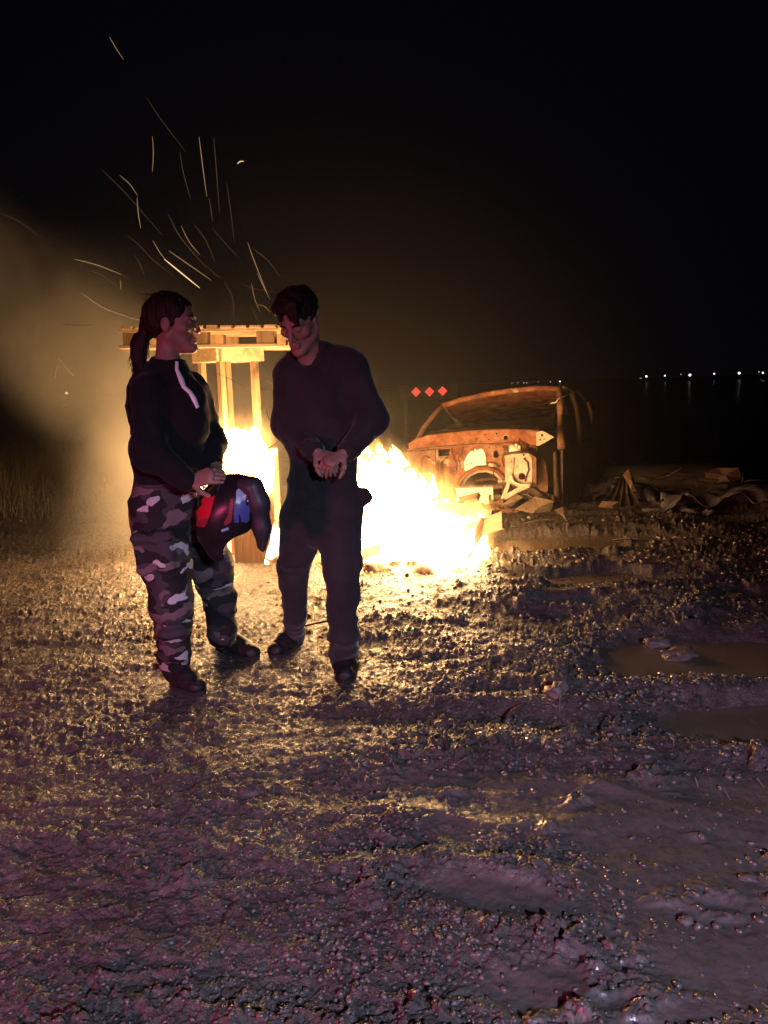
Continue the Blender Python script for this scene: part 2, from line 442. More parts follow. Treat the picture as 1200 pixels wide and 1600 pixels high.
# ================================================================== SDF MODELLING
class Field:
    def __init__(self, lo, hi, res):
        self.lo = np.array(lo, np.float32); self.res = res
        self.n = np.ceil((np.array(hi) - np.array(lo)) / res).astype(int) + 1
        self.g = np.full(tuple(self.n), 1.0, np.float32)
    def region(self, lo, hi):
        a = np.clip(np.floor((np.array(lo) - self.lo) / self.res).astype(int), 0, self.n)
        b = np.clip(np.ceil((np.array(hi) - self.lo) / self.res).astype(int) + 1, 0, self.n)
        sl = tuple(slice(int(i), int(j)) for i, j in zip(a, b))
        ax = [self.lo[i] + self.res * np.arange(a[i], b[i], dtype=np.float32) for i in range(3)]
        X, Y, Z = np.meshgrid(*ax, indexing='ij')
        return sl, np.stack([X, Y, Z], -1)
    def put(self, fn, lo, hi, k, op='add', pad=0.04):
        sl, P = self.region(np.array(lo) - pad - k, np.array(hi) + pad + k)
        if P.size == 0: return
        d = fn(P).astype(np.float32); g = self.g[sl]
        if op == 'add':
            h = np.maximum(k - np.abs(g - d), 0) / max(k, 1e-6); self.g[sl] = np.minimum(g, d) - h * h * k * 0.25
        else:
            d = -d; h = np.maximum(k - np.abs(g - d), 0) / max(k, 1e-6); self.g[sl] = np.maximum(g, d) + h * h * k * 0.25
    def cone(self, a, b, r1, r2, k=0.02, op='add', flat=None, s=1.0):
        a = np.array(a, np.float32); b = np.array(b, np.float32); ab = b - a; L = max(float(ab @ ab), 1e-9)
        f = None if flat is None else np.array(Vector(flat).normalized(), np.float32)
        def fn(P):
            q = P - a; t = np.clip((q @ ab) / L, 0, 1)
            w = q - t[..., None] * ab
            if f is not None:
                w = w + f * ((w @ f) * (1 / s - 1))[..., None]
            return np.sqrt((w * w).sum(-1)) - (r1 + t * (r2 - r1))
        m = max(r1, r2) * (max(1, s) if f is not None else 1)
        self.put(fn, np.minimum(a, b) - m, np.maximum(a, b) + m, k, op)
    def chain(self, pts, rads, k=0.02, **kw):
        for i in range(len(pts) - 1):
            self.cone(pts[i], pts[i + 1], rads[i], rads[i + 1], k, **kw)
    def ell(self, c, r, M=None, k=0.02, op='add'):
        c = np.array(c, np.float32); r = np.array(r, np.float32)
        Rm = np.eye(3, dtype=np.float32) if M is None else np.array(M, np.float32)
        def fn(P):
            q = ((P - c) @ Rm) / r
            n = np.sqrt((q * q).sum(-1)); g = np.sqrt(((q / r) ** 2).sum(-1))
            return np.where(n < 1e-3, -r.min(), n * (n - 1) / np.maximum(g, 1e-6))
        m = r.max(); self.put(fn, c - m, c + m, k, op)
    def box(self, c, half, M=None, rad=0.01, k=0.01, op='add'):
        c = np.array(c, np.float32); hf = np.array(half, np.float32) - rad
        Rm = np.eye(3, dtype=np.float32) if M is None else np.array(M, np.float32)
        def fn(P):
            q = np.abs((P - c) @ Rm) - hf
            return np.sqrt((np.maximum(q, 0) ** 2).sum(-1)) + np.minimum(q.max(-1), 0) - rad
        m = float(np.linalg.norm(half)); self.put(fn, c - m, c + m, k, op)
    def cut(self, p, n, lo=None, hi=None):
        """remove what lies on the +n side of the plane"""
        p = np.array(p, np.float32); n = np.array(Vector(n).normalized(), np.float32)
        sl, P = self.region(self.lo if lo is None else lo, self.lo + self.n * self.res if hi is None else hi)
        self.g[sl] = np.maximum(self.g[sl], ((P - p) @ n).astype(np.float32))
    def mesh(self, name, disp=None):
        g = np.pad(self.g, 1, constant_values=1.0); lo = self.lo - self.res; s = g < 0
        nx, ny, nz = g.shape
        c = np.zeros((nx - 1, ny - 1, nz - 1), np.int8)
        for dx in (0, 1):
            for dy in (0, 1):
                for dz in (0, 1):
                    c += s[dx:nx - 1 + dx, dy:ny - 1 + dy, dz:nz - 1 + dz]
        act = np.argwhere((c > 0) & (c < 8))
        idx = np.full(c.shape, -1, np.int32); idx[tuple(act.T)] = np.arange(len(act))
        acc = np.zeros((len(act), 3), np.float32); cnt = np.zeros(len(act), np.float32)
        cor = [(0, 0, 0), (1, 0, 0), (0, 1, 0), (1, 1, 0), (0, 0, 1), (1, 0, 1), (0, 1, 1), (1, 1, 1)]
        val = [g[act[:, 0] + q[0], act[:, 1] + q[1], act[:, 2] + q[2]] for q in cor]
        for i in range(8):
            for b in (1, 2, 4):
                if not i & b:
                    j = i | b; a0, a1 = val[i], val[j]; m = (a0 < 0) != (a1 < 0)
                    t = np.where(m, a0 / np.where(m, a0 - a1, 1), 0)[:, None]
                    p0 = np.array(cor[i], np.float32); p1 = np.array(cor[j], np.float32)
                    acc += np.where(m[:, None], p0 + t * (p1 - p0), 0); cnt += m
        v = (act + acc / cnt[:, None]) * self.res + lo
        faces = []
        for ax in range(3):
            o1, o2 = [(1, 2), (2, 0), (0, 1)][ax]
            a = [slice(None)] * 3; b = [slice(None)] * 3; a[ax] = slice(0, -1); b[ax] = slice(1, None)
            e = s[tuple(a)] != s[tuple(b)]
            q = np.argwhere(e)
            ok = (q[:, o1] > 0) & (q[:, o2] > 0) & (q[:, o1] < g.shape[o1] - 1) & (q[:, o2] < g.shape[o2] - 1)
            q = q[ok]; ins = s[tuple(q.T)]
            d1 = np.zeros(3, int); d1[o1] = 1; d2 = np.zeros(3, int); d2[o2] = 1
            get = lambda z: idx[tuple(z.T)]
            f = np.stack([get(q - d1 - d2), get(q - d2), get(q), get(q - d1)], 1)
            f[~ins] = f[~ins][:, ::-1]
            faces.append(f)
        f = np.concatenate(faces); f = f[(f >= 0).all(1)]
        if disp is not None:
            me = from_np('tmp', v, f); nn = np.zeros(len(v) * 3, np.float32); me.vertices.foreach_get('normal', nn)
            v = v + nn.reshape(-1, 3) * disp(v)[:, None]; bpy.data.meshes.remove(me)
        return from_np(name, v, f)
def raycast(o, px, py, off=0.003):
    """where the line of sight through a photo pixel meets an object's mesh (point lifted off the surface, normal)"""
    tree = o.get('_t') if False else BVH.get(o.name)
    if tree is None:
        me = o.data; vs = np.zeros(len(me.vertices) * 3, np.float32); me.vertices.foreach_get('co', vs)
        tree = BVH[o.name] = BVHTree.FromPolygons([tuple(x) for x in vs.reshape(-1, 3)], [tuple(p.vertices) for p in me.polygons])
    h = tree.ray_cast(CAM, ray(px, py).normalized())
    if h[0] is None: return None
    n = h[1] if h[1].dot(ray(px, py)) < 0 else -h[1]
    return h[0] + n * off, n
BVH = {}
# ================================================================== BONFIRE
def m_flame(name, zlo, zhi, core, tip, light=True):
    """incandescent gas: white-hot low down, yellow and thinner towards the tips"""
    t = NT(name); v = t.coord()
    z = t.n('ShaderNodeSeparateXYZ'); t.l(v, z.inputs[0])
    n = t.noise(t.mapping(v, (5, 5, 2.2)), 1.6, 4, 0.6)
    h = t.math('ADD', t.rng(z.outputs['Z'], zlo, zhi, 0, 1, False), t.math('MULTIPLY', t.math('SUBTRACT', n, 0.5), 0.9))
    col = t.ramp(h, [(0.0, (1.0, 0.565, 0.235)), (0.62, (1.0, 0.53, 0.19)), (0.85, (1.0, 0.40, 0.08)), (1.0, (1.0, 0.30, 0.04))])
    st = t.rng(h, 0.35, 0.95, core, tip)
    e = t.n('ShaderNodeEmission'); t.l(col, e.inputs['Color']); t.l(st, e.inputs['Strength'])
    tr = t.n('ShaderNodeBsdfTransparent'); mx = t.n('ShaderNodeMixShader')
    t.l(t.rng(h, 0.66, 1.02, 0, 1), mx.inputs[0]); t.l(e.outputs[0], mx.inputs[1]); t.l(tr.outputs[0], mx.inputs[2])
    t.l(mx.outputs[0], t.out.inputs['Surface'])
    t.m.cycles.emission_sampling = 'FRONT' if light else 'NONE'
    return t.m
FLAME = m_flame('flame', 0.36, 1.02, 50, 2.4)
TONGUE = m_flame('flame_tongue', 0.35, 1.00, 30, 1.6, False)
CRATE_FLAME = m_flame('crate_flame', 0.82, 1.26, 110, 2.8)

WOOD = m_wood('pallet_wood', (0.48, 0.34, 0.19), (0.74, 0.60, 0.40))
WOOD_Z = m_wood('post_wood', (0.22, 0.135, 0.07), (0.42, 0.29, 0.165), 'Z')
CHAR = m_wood('charred_wood', (0.26, 0.16, 0.09), (0.55, 0.38, 0.22), 'X', 0.8, 0.08)
EMBERS = NT('embers'); _v = EMBERS.coord(); _f = EMBERS.noise(_v, 16, 5, 0.65)
EMBERS.bsdf(EMBERS.ramp(_f, [(0.35, (0.02, 0.018, 0.016)), (0.7, (0.22, 0.20, 0.18))]), 0.9, 0.2, 0, EMBERS.bump(_f, 0.6, 0.02),
            **{'Emission Color': EMBERS.ramp(_f, [(0.40, (0, 0, 0)), (0.60, (1.0, 0.22, 0.03))]), 'Emission Strength': 5.0})
EMBERS.m.cycles.emission_sampling = 'NONE'
EMBERS = EMBERS.m

FY = 5.75
fc = gnd(640, 868); fc = Vector((fc.x, FY, 0))
bonfire = empty('bonfire', fc)
tag(bonfire, 'blazing white-hot bonfire of scrap wood behind the man in black', 'bonfire')
# body of the fire: a wedge, high behind the man, falling away to the right
F = Field((fc.x - 0.75, FY - 0.75, -0.03), (fc.x + 0.75, FY + 0.75, 1.15), 0.03)
for (px, top, w, dy) in ((535, 716, 0.17, 0.1), (560, 704, 0.17, 0.0), (590, 700, 0.16, 0.05), (618, 706, 0.15, -0.03), (640, 722, 0.14, 0.08),
                         (660, 752, 0.14, -0.05), (686, 770, 0.13, 0.05), (712, 778, 0.11, -0.05), (733, 794, 0.10, 0.0), (728, 806, 0.10, -0.32), (700, 796, 0.12, -0.3), (748, 806, 0.07, -0.12)):
    a = at(px, 862, FY + dy); b = at(px, top + 9, FY + dy)
    F.cone((a.x, a.y, 0.04), (b.x, b.y, b.z - 0.04), w, w * 0.26, 0.10)
    F.cone((a.x, a.y + 0.22, 0.04), (b.x - 0.04, b.y + 0.2, b.z - 0.14), w, w * 0.3, 0.10)
for (px, base, top, Y_, w) in ((668, 872, 822, 5.22, 0.07), (692, 874, 806, 5.16, 0.085), (716, 872, 806, 5.12, 0.075), (735, 858, 818, 5.18, 0.045), (752, 812, 796, 5.36, 0.035), (640, 868, 820, 5.30, 0.08), (612, 866, 815, 5.30, 0.08)):
    F.cone(at(px, base - 4, Y_), at(px + 2, top + 6, Y_), w, w * 0.3, 0.05)
F.cut((0, 0, 0.015), (0, 0, -1))
fm = F.mesh('flame', lambda v: 0.035 * noise3(v * np.array([7, 7, 4.5]), 3) + 0.012 * noise3(v * 17, 5))
link('flame', fm, FLAME, bonfire, True)
# licking tongues along the upper edge
bm = bmesh.new()
for i in range(24):
    u = rnd.random()
    px = 540 + 205 * u; top = np.interp(px, [540, 600, 625, 660, 700, 745], [702, 696, 706, 748, 768, 796])
    p = at(px + rnd.uniform(-4, 4), top + rnd.uniform(8, 26), FY + rnd.uniform(-0.16, 0.16))
    L = rnd.uniform(0.05, 0.16) * (1.15 - 0.6 * u); lean = rnd.uniform(-0.07, 0.02)
    add_tube(bm, [p, p + Vector((lean * 0.3, 0, L * 0.5)), p + Vector((lean, rnd.uniform(-.02, .02), L))],
             [rnd.uniform(0.022, 0.05), rnd.uniform(0.014, 0.03), 0.002], 7)
o = link('flame_tongue', from_bm('flame_tongue', bm), TONGUE, bonfire, True); o['kind'] = 'stuff'
# thin burning gas over the white-hot body
def glow_gas(name, top, x0, x1, y0, y1, zb, zt, strength, fall, parent):
    """top: two (x, z) points of the upper edge of the fire"""
    t = NT('burning_gas'); v = t.coord(); s = t.n('ShaderNodeSeparateXYZ'); t.l(v, s.inputs[0]); X, Y, Z = s.outputs
    n = t.noise(t.mapping(v, (6, 6, 1.8)), 1.5, 4, 0.6, 0.4); n2 = t.noise(t.mapping(v, (14, 14, 3.5)), 1.0, 3, 0.6)
    line = t.rng(X, top[0][0], top[1][0], top[0][1], top[1][1], False)
    f = t.math('SUBTRACT', t.math('SUBTRACT', Z, line), t.math('MULTIPLY', t.math('SUBTRACT', n, 0.5), 0.42))
    d = t.math('MULTIPLY', t.rng(f, -0.03, fall, 1, 0), t.rng(n2, 0.34, 0.62, 0.15, 1.0))
    d = t.math('MULTIPLY', d, d)
    for q, a, b, w in ((X, x0, x1, 0.14), (Y, y0, y1, 0.18)):
        d = t.math('MULTIPLY', d, t.math('MULTIPLY', t.rng(q, a, a + w), t.rng(q, b - w, b, 1, 0)))
    e = t.n('ShaderNodeEmission'); e.inputs['Color'].default_value = (1.0, 0.47, 0.11, 1)
    t.l(t.math('MULTIPLY', d, strength), e.inputs['Strength']); t.l(e.outputs[0], t.out.inputs['Volume'])
    bm = bmesh.new(); add_box(bm, ((x0 + x1) / 2, (y0 + y1) / 2, (zb + zt) / 2), ((x1 - x0) / 2, 0, 0), (0, (y1 - y0) / 2, 0), (0, 0, (zt - zb) / 2))
    return link(name, from_bm(name, bm), t.m, parent)
qa, qb = at(585, 716, FY), at(748, 800, FY)
glow_gas('burning_gas', ((qa.x, qa.z), (qb.x, qb.z)), at(520, 700, FY).x, at(775, 700, FY).x, FY - 0.42, FY + 0.45, 0.02, 1.3, 9.0, 0.26, bonfire)
# ember bed with ash and small burnt lumps
bm = bmesh.new()
for i in range(150):
    a = rnd.uniform(0, 6.283); r = math.sqrt(rnd.random())
    p = Vector((fc.x + math.cos(a) * r * 0.72, FY - 0.05 + math.sin(a) * r * 0.62, 0)); s = rnd.uniform(0.015, 0.05) * (1.2 - 0.5 * r)
    p.z = gz(p.x, p.y) + s * 0.3
    m = Matrix.Translation(p) @ Euler((rnd.random() * 6, rnd.random() * 6, rnd.random() * 6)).to_matrix().to_4x4() @ Matrix.Diagonal((s, s * rnd.uniform(.5, 1), s * rnd.uniform(.4, .8), 1))
    bmesh.ops.create_icosphere(bm, subdivisions=1, radius=1, matrix=m)
o = link('embers', from_bm('embers', bm), EMBERS, bonfire); o['kind'] = 'stuff'

def plank_thing(a, b, w, t, label, mat=CHAR, up=(0, 0, 1), name='plank', cat='plank', group='burning planks of the bonfire'):
    a = Vector(a); b = Vector(b); bm = bmesh.new(); mid = (a + b) / 2
    L = (b - a).length; rot = (b - a).to_track_quat('X', 'Z') if abs((b - a).normalized().z) < 0.98 else Euler((0, R(90), 0)).to_quaternion()
    add_plank(bm, (-L / 2, 0, 0), (L / 2, 0, 0), w, t, (0, 0, 1), 0.012, 5)
    for q in bm.verts: q.co += Vector((0, rnd.uniform(-.003, .003), rnd.uniform(-.002, .002)))
    o = link(name, from_bm(name, bm), mat)
    upv = Vector(up); X = (b - a).normalized(); Yv = upv.cross(X).normalized(); Z = X.cross(Yv)
    o.matrix_world = Matrix.Translation(mid) @ Matrix((X, Yv, Z)).transposed().to_4x4()
    return tag(o, label, cat, group)
plank_thing(at(690, 790, 5.66), at(772, 808, 5.36), 0.10, 0.085, 'thick square beam end poking out of the right of the bonfire', up=(0, 0.35, 1))
plank_thing(at(700, 842, 5.50), at(785, 813, 5.20), 0.12, 0.022, 'thin board sticking out to the right, lowest of the protruding boards', up=(0.2, -0.9, 0.5))
plank_thing(at(757, 812, 5.32), at(727, 868, 5.20), 0.075, 0.03, 'short board leaning upright at the right foot of the bonfire', up=(0.5, -0.8, 0.2))
plank_thing(at(650, 800, 5.75), at(748, 776, 5.62), 0.10, 0.03, 'flat board lying on top of the right slope of the bonfire', up=(0, -0.3, 1))
plank_thing(at(640, 872, 5.34), at(604, 850, 5.42), 0.045, 0.04, 'thin charred branch lying along the front of the bonfire', up=(0, 0, 1))
plank_thing(at(690, 868, 5.30), at(735, 852, 5.30), 0.09, 0.025, 'short board lying at the front right corner of the bonfire', up=(0, -0.4, 1))
plank_thing(at(560, 868, 5.45), at(640, 842, 5.6), 0.10, 0.03, 'board half buried in embers at the front of the bonfire', up=(0, -0.3, 1))
def lump(name, c, r, mat, label, cat, seed, group=None, amp=0.35, parent=None):
    bm = bmesh.new(); bmesh.ops.create_icosphere(bm, subdivisions=3, radius=1)
    for q in bm.verts:
        n = float(noise3(np.array([[q.co.x * 1.7, q.co.y * 1.7, q.co.z * 1.7]]) + 9.0, seed)[0]) + 0.4 * float(noise3(np.array([[q.co.x * 5, q.co.y * 5, q.co.z * 5]]) + 3.0, seed + 1)[0])
        q.co = q.co * (1 + amp * n); q.co.x *= r[0]; q.co.y *= r[1]; q.co.z *= r[2]
    o = link(name, from_bm(name, bm), mat, parent, True); o.location = c
    return tag(o, label, cat, group)
ROCK = m_plain('scorched_stone', (0.20, 0.13, 0.09), 0.85)
p = at(664, 872, 5.22); lump('log_end', (p.x, p.y, 0.04), (0.075, 0.08, 0.06), CHAR, 'rounded charred log end at the front foot of the bonfire', 'log', 11)
p = at(583, 868, 5.30); lump('stone', (p.x, p.y, 0.03), (0.07, 0.06, 0.05), ROCK, 'scorched stone at the front of the bonfire beside the man', 'stone', 12)

# burning splinter of wood propped up between the two people
sp = empty('burning_splinter', gnd(425, 878)); tag(sp, 'splintered board burning white between the two people', 'burning board')
bm = bmesh.new()
a = at(420, 876, 5.35); b = at(436, 818, 5.5)
add_plank(bm, a, b, 0.05, 0.02, (0.3, -1, 0.2), 0.03, 3); add_plank(bm, at(429, 868, 5.34), at(432, 812, 5.45), 0.035, 0.02, (0.3, -1, 0.2), 0.03, 3)
link('board', from_bm('board', bm), CHAR, sp)
F = Field((a.x - 0.15, 5.15, -0.02), (a.x + 0.25, 5.75, 0.6), 0.016)
for (p1, p2, r1) in (((424, 868), (433, 806), 0.030), ((431, 862), (438, 826), 0.036), ((418, 878), (428, 838), 0.016)):
    q1 = at(*p1, 5.36); q2 = at(*p2, 5.44)
    F.cone(q1, q2, r1, 0.008, 0.03)
link('flame', F.mesh('flame', lambda v: 0.012 * noise3(v * 14, 8)), m_flame('splinter_flame', 0.1, 0.5, 14, 4), sp, True)

# ================================================================== PALLET TOWER
TY = 6.5
ADDED_FIRE_E = 75
SX = (at(441, 540, TY - 0.5).x - at(191, 540, TY - 0.5).x)
pal_c = at(316, 524, TY - 0.5) + Vector((0, 0.5, 0))
tower_base = gnd(372, 862)
yaw = R(-4)
def pallet_part(bm, x0, x1, y0, y1, z0, z1):
    add_box(bm, ((x0 + x1) / 2, (y0 + y1) / 2, (z0 + z1) / 2), ((x1 - x0) / 2, 0, 0), (0, (y1 - y0) / 2, 0), (0, 0, (z1 - z0) / 2))
pal = empty('pallet', pal_c); tag(pal, 'wooden shipping pallet lying flat on top of the burning stand', 'pallet')
pal.rotation_euler = (R(1.0), R(1.2), yaw)
PW, PD, PH = SX, 1.0, 0.165
def part(name, bm, mat, parent):
    o = bpy.data.objects.new(name, from_bm(name, bm)); o.data.materials.append(mat); COL.objects.link(o); o.parent = parent
    return o
nb = 11
for i in range(nb):
    bw = PW / nb * 0.78; x = -PW / 2 + PW / nb * (i + 0.5) + rnd.uniform(-.004, .004)
    bm = bmesh.new(); pallet_part(bm, x - bw / 2, x + bw / 2, -PD / 2 + rnd.uniform(-.012, .006), PD / 2 + rnd.uniform(-.01, .01), PH / 2 - 0.020, PH / 2 + rnd.uniform(-0.001, 0.004)); bevel(bm, 0.002)
    part('deck_board', bm, WOOD, pal)
for y in (-PD / 2 + 0.055, 0, PD / 2 - 0.055):
    bm = bmesh.new(); pallet_part(bm, -PW / 2 - 0.01, PW / 2 + 0.008, y - 0.05, y + 0.05, PH / 2 - 0.046, PH / 2 - 0.0205); bevel(bm, 0.002); part('stringer_board', bm, WOOD, pal)
    bm = bmesh.new(); pallet_part(bm, -PW / 2 - 0.015, PW / 2 + 0.02, y - 0.05, y + 0.05, -PH / 2, -PH / 2 + 0.026); bevel(bm, 0.002); part('bottom_board', bm, WOOD, pal)
    for x in (-PW / 2 + 0.09, 0.0, PW / 2 - 0.09):
        bm = bmesh.new(); pallet_part(bm, x - 0.07, x + 0.07, y - 0.048, y + 0.048, -PH / 2 + 0.0262, PH / 2 - 0.0462); bevel(bm, 0.003); part('block', bm, WOOD_Z, pal)

stand = empty('wooden_stand', (tower_base.x, TY, 0)); tag(stand, 'four-legged wooden stand of boards and posts holding up the pallet', 'stand')
corner = at(342, 556, TY - 0.38); crn = at(408, 548, TY - 0.12)
ztop = pal_c.z - PH / 2 - 0.004
e1 = Vector((crn.x - corner.x, crn.y - corner.y, 0)); e1 = e1.normalized() * 0.40
e2 = Vector((-e1.y, e1.x, 0))
c0 = Vector((corner.x, corner.y, 0))
hA = 0.105
def beam(name, a, b, w, t, up, mat):
    bm = bmesh.new(); add_plank(bm, a, b, w, t, up, 0.0, 1); bevel(bm, 0.003)
    return link(name, from_bm(name, bm), mat, stand)
z = ztop - hA / 2
for (a, b) in ((c0, c0 + e1), (c0, c0 + e2), (c0 + e1, c0 + e1 + e2), (c0 + e2, c0 + e1 + e2)):
    d = (b - a).normalized() * 0.016
    beam('apron_board', a + d + Vector((0, 0, z)), b - d * (-0.6) + Vector((0, 0, z)), hA, 0.026, d.cross(Vector((0, 0, 1))), WOOD)
for (u, v2) in ((0.08, 0.10), (0.86, 0.10), (0.10, 0.88), (0.72, 0.94)):
    p = c0 + e1 * u + e2 * v2
    beam('leg', p + Vector((0, 0, ztop - 0.01)), p + Vector((0.0, 0, 0.0)), 0.062, 0.045, e1, WOOD_Z)
for zc in (0.62,):
    beam('rail', c0 + e1 * 0.1 + e2 * 0.12 + Vector((0, 0, zc)), c0 + e1 * 0.86 + e2 * 0.12 + Vector((0, 0, zc)), 0.06, 0.022, e2, WOOD)

# crate burning under the stand
CY = 5.78
ca = at(357, 712, CY); cb = at(425, 706, CY)
crate = empty('wooden_crate', (ca.x, CY, 0)); tag(crate, 'upright wooden crate burning on top under the pallet stand', 'crate')
wv = Vector((cb.x - ca.x, 0, 0)); H = cb.z
nb = 5
for i in range(nb):
    for (y0, nm) in ((CY, 'front_board'), (CY + 0.34, 'rear_board')):
        bm = bmesh.new(); x0 = ca.x + wv.x * i / nb; x1 = ca.x + wv.x * (i + 1) / nb - 0.004
        zt = H - (0.05 if i < 3 else 0.0) + rnd.uniform(-0.01, 0.01)
        add_box(bm, ((x0 + x1) / 2, y0, zt / 2), ((x1 - x0) / 2, 0, 0), (0, 0.009, 0), (0, 0, zt / 2)); bevel(bm, 0.002)
        link('board', from_bm('board', bm), WOOD_Z, crate)
for x in (ca.x + 0.012, cb.x - 0.012):
    bm = bmesh.new(); add_box(bm, (x, CY + 0.17, H / 2 - 0.03), (0.009, 0, 0), (0, 0.158, 0), (0, 0, H / 2 - 0.03)); link('side_panel', from_bm('side_panel', bm), WOOD_Z, crate)
F = Field((ca.x - 0.3, CY - 0.28, 0.3), (cb.x + 0.2, CY + 0.5, 1.5), 0.026)
for (px, top, r, yy) in ((352, 672, 0.07, 0.12), (368, 668, 0.08, 0.05), (384, 670, 0.08, 0.12), (400, 668, 0.075, 0.05), (410, 690, 0.06, 0.1)):
    q1 = at(px, 716, CY + yy); q2 = at(px - 1, top + 6, CY + yy)
    F.cone(q1, q2, r, r * 0.45, 0.05)
for (px, top, bot, r) in ((364, 712, 752, 0.045), (380, 708, 758, 0.055), (398, 708, 764, 0.055), (413, 712, 772, 0.05), (421, 716, 768, 0.03)):
    F.cone(at(px, top, CY - 0.05), at(px, bot, CY - 0.035), r, 0.012, 0.04)
F.cone(at(342, 735, CY), at(343, 668, CY + 0.05), 0.05, 0.02, 0.05)
F.cone(at(338, 690, CY + .1), at(334, 640, CY + 0.15), 0.035, 0.01, 0.05)
qa, qb = at(340, 676, CY), at(412, 676, CY)
glow_gas('burning_gas', ((qa.x, qa.z), (qb.x, qb.z)), at(322, 700, CY).x, at(436, 700, CY).x, CY - 0.22, CY + 0.42, 0.55, 1.5, 8.0, 0.24, crate)
cf = link('flame', F.mesh('flame', lambda v: 0.022 * noise3(v * np.array([11, 11, 6]), 13)), CRATE_FLAME, crate, True)

# unseen scrap fire added at the stand's left foot to light the smoke
GY2 = 6.1
g0 = gnd(285, 856)
scrap = empty('added_scrap_fire', (at(280, 800, GY2).x, GY2, 0)); tag(scrap, 'added scrap fire to light the smoke, out of sight behind the ponytailed person', 'fire')
F = Field((scrap.location.x - 0.45, GY2 - 0.35, -0.02), (scrap.location.x + 0.45, GY2 + 0.35, 1.2), 0.032)
for (px, top, r, yy) in ((258, 770, 0.08, 0.0), (272, 725, 0.11, 0.05), (288, 700, 0.12, 0.0), (304, 716, 0.11, 0.06), (316, 760, 0.08, 0.0)):
    q1 = at(px, 846, GY2 + yy); q2 = at(px, top + 8, GY2 + yy); F.cone((q1.x, q1.y, 0.03), q2, r, r * 0.3, 0.08)
F.cut((0, 0, 0.012), (0, 0, -1))
link('flame', F.mesh('flame', lambda v: 0.03 * noise3(v * np.array([8, 8, 5]), 23)), m_flame('added_scrap_flame', 0.35, 0.95, ADDED_FIRE_E, 2.4), scrap, True)
for (p1, p2, y1, y2) in (((250, 850), (300, 800), 5.95, 6.2), ((318, 852), (276, 806), 5.9, 6.1), ((262, 856), (322, 846), 5.9, 6.0)):
    bm = bmesh.new(); add_plank(bm, at(*p1, y1), at(*p2, y2), 0.09, 0.022, (0.1, -0.5, 1), 0.01, 2); link('board', from_bm('board', bm), CHAR, scrap)

# ================================================================== SMOKE
def m_smoke():
    t = NT('smoke'); v = t.coord()
    s = t.n('ShaderNodeSeparateXYZ'); t.l(v, s.inputs[0]); X, Y, Z = s.outputs
    wob = t.noise(t.mapping(v, (0.55, 0.55, 0.55)), 1.0, 2, 0.5)
    wob = t.math('SUBTRACT', wob, 0.5)
    xb = t.math('ADD', -2.68, t.math('MULTIPLY', t.math('MAXIMUM', t.math('SUBTRACT', Z, 0.9), 0.0), -1.0))
    sd = t.math('ADD', t.math('SUBTRACT', X, xb), t.math('MULTIPLY', wob, 0.6))
    left = t.rng(sd, -0.10, 0.40)
    rise = t.math('MAXIMUM', t.math('SUBTRACT', Z, 1.1), 0.0)
    right = t.rng(t.math('ADD', t.math('ADD', X, t.math('MULTIPLY', rise, 0.75)), t.math('MULTIPLY', wob, 0.9)), -0.9, 0.3, 1, 0.0)
    zt = t.math('ADD', 1.25, t.math('MULTIPLY', t.math('MINIMUM', X, 0.0), -0.20))
    up = t.rng(t.math('ADD', t.math('SUBTRACT', Z, zt), t.math('MULTIPLY', wob, 1.6)), -1.0, 1.1, 1, 0)
    up = t.math('MULTIPLY', up, t.rng(X, -2.3, -1.6, 2.6, 0.30))
    dep = t.math('MULTIPLY', t.rng(Y, 6.0, 6.8), t.rng(Y, 7.2, 8.8, 1, 0))
    n = t.rng(t.noise(t.mapping(v, (1, 1, 0.8)), 1.3, 4, 0.6, 0.5), 0.36, 0.68, 0.18, 1.45)
    d = t.math('MULTIPLY', t.math('MULTIPLY', t.math('MULTIPLY', left, right), t.math('MULTIPLY', up, dep)), n)
    d = t.math('MULTIPLY', d, SMOKE_D)
    # thin drifting haze round both fires
    c = t.n('ShaderNodeVectorMath', operation='DISTANCE'); t.l(t.mapping(v, (1, 1, 1)), c.inputs[0]); c.inputs[1].default_value = (-0.5, 6.2, 0.6)
    amb = t.rng(c.outputs['Value'], 0.3, 3.6, AMB_D, 0.0)
    d = t.math('ADD', d, amb)
    pv = t.n('ShaderNodeVolumePrincipled')
    pv.inputs['Color'].default_value = (0.92, 0.90, 0.84, 1); pv.inputs['Anisotropy'].default_value = 0.15
    t.l(d, pv.inputs['Density']); t.l(pv.outputs[0], t.out.inputs['Volume'])
    return t.m
SMOKE_D, AMB_D = 0.66, 0.011
bm = bmesh.new(); add_box(bm, (-2.6, 6.9, 3.2), (6.4, 0, 0), (0, 2.2, 0), (0, 0, 3.6))
tag(link('smoke', from_bm('smoke', bm), m_smoke()), 'pale smoke lit yellow by the fire drifting up to the left', kind='stuff')
